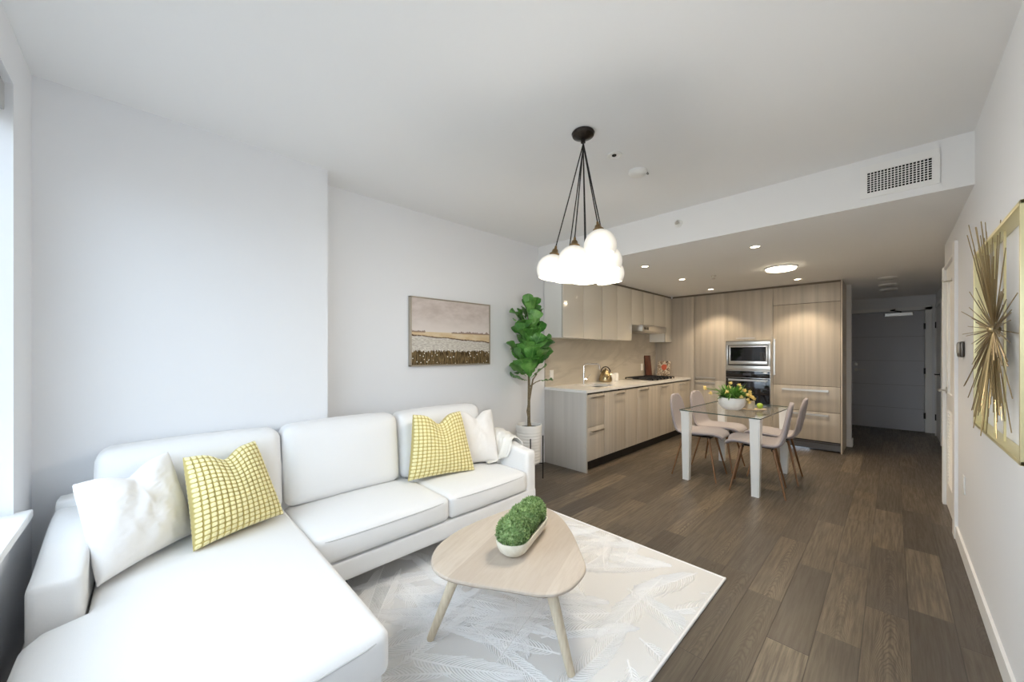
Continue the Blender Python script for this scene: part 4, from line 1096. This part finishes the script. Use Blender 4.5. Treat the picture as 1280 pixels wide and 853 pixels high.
for k, (u, v, dd) in enumerate(GL):
    c_ = gpos(u, v, dd); prof = [(0, GR), ]
    prof = [(GR * math.sin(a), GR * math.cos(a)) for a in [PI * j / 20 for j in range(0, 15)]]
    inner = [(r_ * .95, z_ * .95) for r_, z_ in prof[::-1]]
    b = BM(); lathe(b, [(r_, z_) for r_, z_ in prof] + [(inner[0][0], prof[-1][1] - .002)] + inner, 0, 0, 28)
    top = gpos(0, ZC - .058, 0); cap = c_ + Vector((0, 0, GR)); dvec = (top - cap).normalized()
    rot = Vector((0, 0, 1)).rotation_difference((dvec + Vector((0, 0, .6))).normalized()).to_matrix().to_4x4()
    tt = BM(); join(tt, b, Matrix.Translation(c_) @ rot)
    go = finish('globe', tt, 'globe', pend, 60, True)
    cp2 = c_ + rot.to_3x3() @ Vector((0, 0, GR))
    b = BM(); lathe(b, [(0, .05), (.006, .05), (.008, .035), (.016, .028), (.020, .012), (.030, .004), (.030, -.004), (0, -.004)], 0, 0, 18); tt = BM(); join(tt, b, Matrix.Translation(cp2) @ rot); finish('socket_cap', tt, 'socket', go)
    bb = bmesh.new(); bmesh.ops.create_uvsphere(bb, u_segments=14, v_segments=10, radius=.026); tt = BM(); join(tt, bb, Matrix.Translation(c_ + Vector((0, 0, .012)))); finish('bulb', tt, 'bulb', go)
    e_ = cp2 + rot.to_3x3() @ Vector((0, 0, .048)); st = top + Vector((q.uniform(-.008, .008), q.uniform(-.008, .008), 0))
    finish('cord', tube(BM(), [st, st.lerp(e_, .5) + Vector((0, 0, -.004)), e_], .0034, 8), 'cord', pend)
pl = bpy.data.lights.new('pendant_glow', 'POINT'); pl.energy = 27; pl.color = (1, .94, .84); pl.shadow_soft_size = .16
po = bpy.data.objects.new('pendant_glow', pl); C.objects.link(po); po.location = (CP.x, CP.y, 1.70)

# ------------------------------------------------------------------ ceiling fixtures
t = thing('sprinkler_plate', 'round white concealed sprinkler plate on the ceiling beside the pendant', 'sprinkler', (-1.252, 2.15, ZC))
finish('plate', lathe(BM(), [(0, ZC - .001), (.048, ZC - .001), (.046, ZC - .008), (.034, ZC - .010), (.030, ZC - .006), (0, ZC - .006)], -1.252, 2.15, 32), 'white_plastic', t)
finish('opening_shade', lathe(BM(), [(0, ZC - .011), (.014, ZC - .011), (.014, ZC - .006)], -1.248, 2.14, 16), 'hole_shade', t)  # black disc painting the shade in the plate's hole
t = thing('smoke_detector', 'round white smoke detector on the ceiling before the bulkhead', 'smoke detector', (-1.249, 2.456, ZC))
finish('housing', lathe(BM(), [(0, ZC - .001), (.062, ZC - .001), (.062, ZC - .016), (.055, ZC - .026), (.030, ZC - .034), (0, ZC - .035)], -1.249, 2.456, 36), 'white_plastic', t)
finish('sensor_slot', box(BM(), -1.205, -1.195, 2.49, 2.515, ZC - .024, ZC - .012, .002), mat('slot_grey', (.3, .3, .29), .6), t)
t = thing('bulkhead_sprinkler', 'small round sprinkler on the face of the bulkhead', 'sprinkler', (-1.335, YB, 2.496))
b = BM(); tube(b, [(-1.335, YB - .001, 2.496), (-1.335, YB - .008, 2.496)], .034, 24); finish('escutcheon', b, 'white_plastic', t)
b = BM(); tube(b, [(-1.335, YB - .008, 2.496), (-1.335, YB - .035, 2.496)], .012, 12); tube(b, [(-1.335, YB - .035, 2.496), (-1.335, YB - .038, 2.496)], .018, 12); finish('nozzle', b, 'nickel', t)
t = thing('air_vent', 'white rectangular air vent on the bulkhead by the right wall', 'vent', (.024, YB, 2.36))
b = BM(); vx0, vx1, vz0, vz1 = -.150, .198, 2.362, 2.572; ix0, ix1, iz0, iz1 = -.116, .166, 2.394, 2.525
for x0, x1, z0, z1 in ((vx0, ix0, vz0, vz1), (ix1, vx1, vz0, vz1), (ix0, ix1, vz0, iz0), (ix0, ix1, iz1, vz1)): box(b, x0, x1, YB - .009, YB - .0005, z0, z1)
finish('frame', b, 'trim', t)
b = BM()
for k in range(1, 18): xx = ix0 + (ix1 - ix0) * k / 18; box(b, xx - .0022, xx + .0022, YB - .008, YB - .002, iz0, iz1)
for k in range(1, 9): zz = iz0 + (iz1 - iz0) * k / 9; box(b, ix0, ix1, YB - .006, YB - .002, zz - .0018, zz + .0018)
finish('grille', b, 'trim', t)
finish('duct_shade', box(BM(), ix0, ix1, YB - .0016, YB - .0004, iz0, iz1), 'hole_shade', t)  # black sheet behind the grille painting the shade of the duct
DLS = [(-1.94, 3.985, 'near the counter, closest to the bulkhead'), (-1.94, 5.04, 'near the counter, second from the bulkhead'), (-1.94, 6.15, 'near the counter, closest to the tall cabinets'), (-.875, 3.955, 'above the dining table, closest to the bulkhead'), (-.875, 6.12, 'close to the fridge front')]
for x_, y_, w_ in DLS:
    t = thing('downlight', 'small round lit downlight ' + w_, 'ceiling light', (x_, y_, ZB), 'recessed kitchen downlights')
    finish('trim_ring', lathe(BM(), [(.034, ZB - .0005), (.050, ZB - .0005), (.050, ZB - .004), (.036, ZB - .005), (.034, ZB - .0005)], x_, y_, 28), 'white_plastic', t)
    finish('lens', lathe(BM(), [(0, ZB - .003), (.033, ZB - .003), (.033, ZB - .0008)], x_, y_, 24), 'lamp', t)
    l = bpy.data.lights.new('downlight_beam', 'SPOT'); l.energy = SPOT; l.color = WARM; l.spot_size = R(104); l.spot_blend = .45; l.shadow_soft_size = .035
    o = bpy.data.objects.new('downlight_beam', l); C.objects.link(o); o.location = (x_, y_, ZB - .012)
t = thing('flush_ceiling_lamp', 'larger round lit flush lamp on the kitchen ceiling', 'ceiling light', (-.883, 5.119, ZB))
finish('rim', lathe(BM(), [(0, ZB - .0005), (.150, ZB - .0005), (.152, ZB - .012), (.146, ZB - .018), (0, ZB - .018)], -.883, 5.119, 40), 'white_plastic', t)
finish('diffuser', lathe(BM(), [(.144, ZB - .0185), (.135, ZB - .034), (.09, ZB - .044), (0, ZB - .047)], -.883, 5.119, 40), 'lamp', t)
l = bpy.data.lights.new('flush_lamp_beam', 'AREA'); l.shape = 'DISK'; l.size = .26; l.energy = 9; l.color = WARM
o = bpy.data.objects.new('flush_lamp_beam', l); C.objects.link(o); o.location = (-.883, 5.119, ZB - .055)
t = thing('ceiling_sprinkler', 'small pendent sprinkler on the kitchen ceiling between the downlights', 'sprinkler', (-1.578, 5.104, ZB))
b = BM(); lathe(b, [(0, ZB - .0005), (.03, ZB - .0005), (.028, ZB - .006), (.008, ZB - .008), (.008, ZB - .035), (.018, ZB - .036), (.018, ZB - .039), (0, ZB - .039)], -1.578, 5.104, 20); finish('head', b, 'nickel', t)
for y_, w_ in ((6.81, 'nearest the kitchen'), (7.50, 'in the middle of the row'), (8.07, 'nearest the entry door')):
    t = thing('hall_ceiling_lamp', 'unlit round ceiling lamp in the hall, ' + w_, 'ceiling light', (-.045, y_, ZB), 'unlit hall ceiling lamps')
    finish('rim', lathe(BM(), [(0, ZB - .0005), (.10, ZB - .0005), (.10, ZB - .012), (0, ZB - .012)], -.045, y_, 32), 'white_plastic', t)
    finish('diffuser', lathe(BM(), [(.093, ZB - .0125), (.085, ZB - .026), (.05, ZB - .032), (0, ZB - .034)], -.045, y_, 32), 'hall_lamp', t)
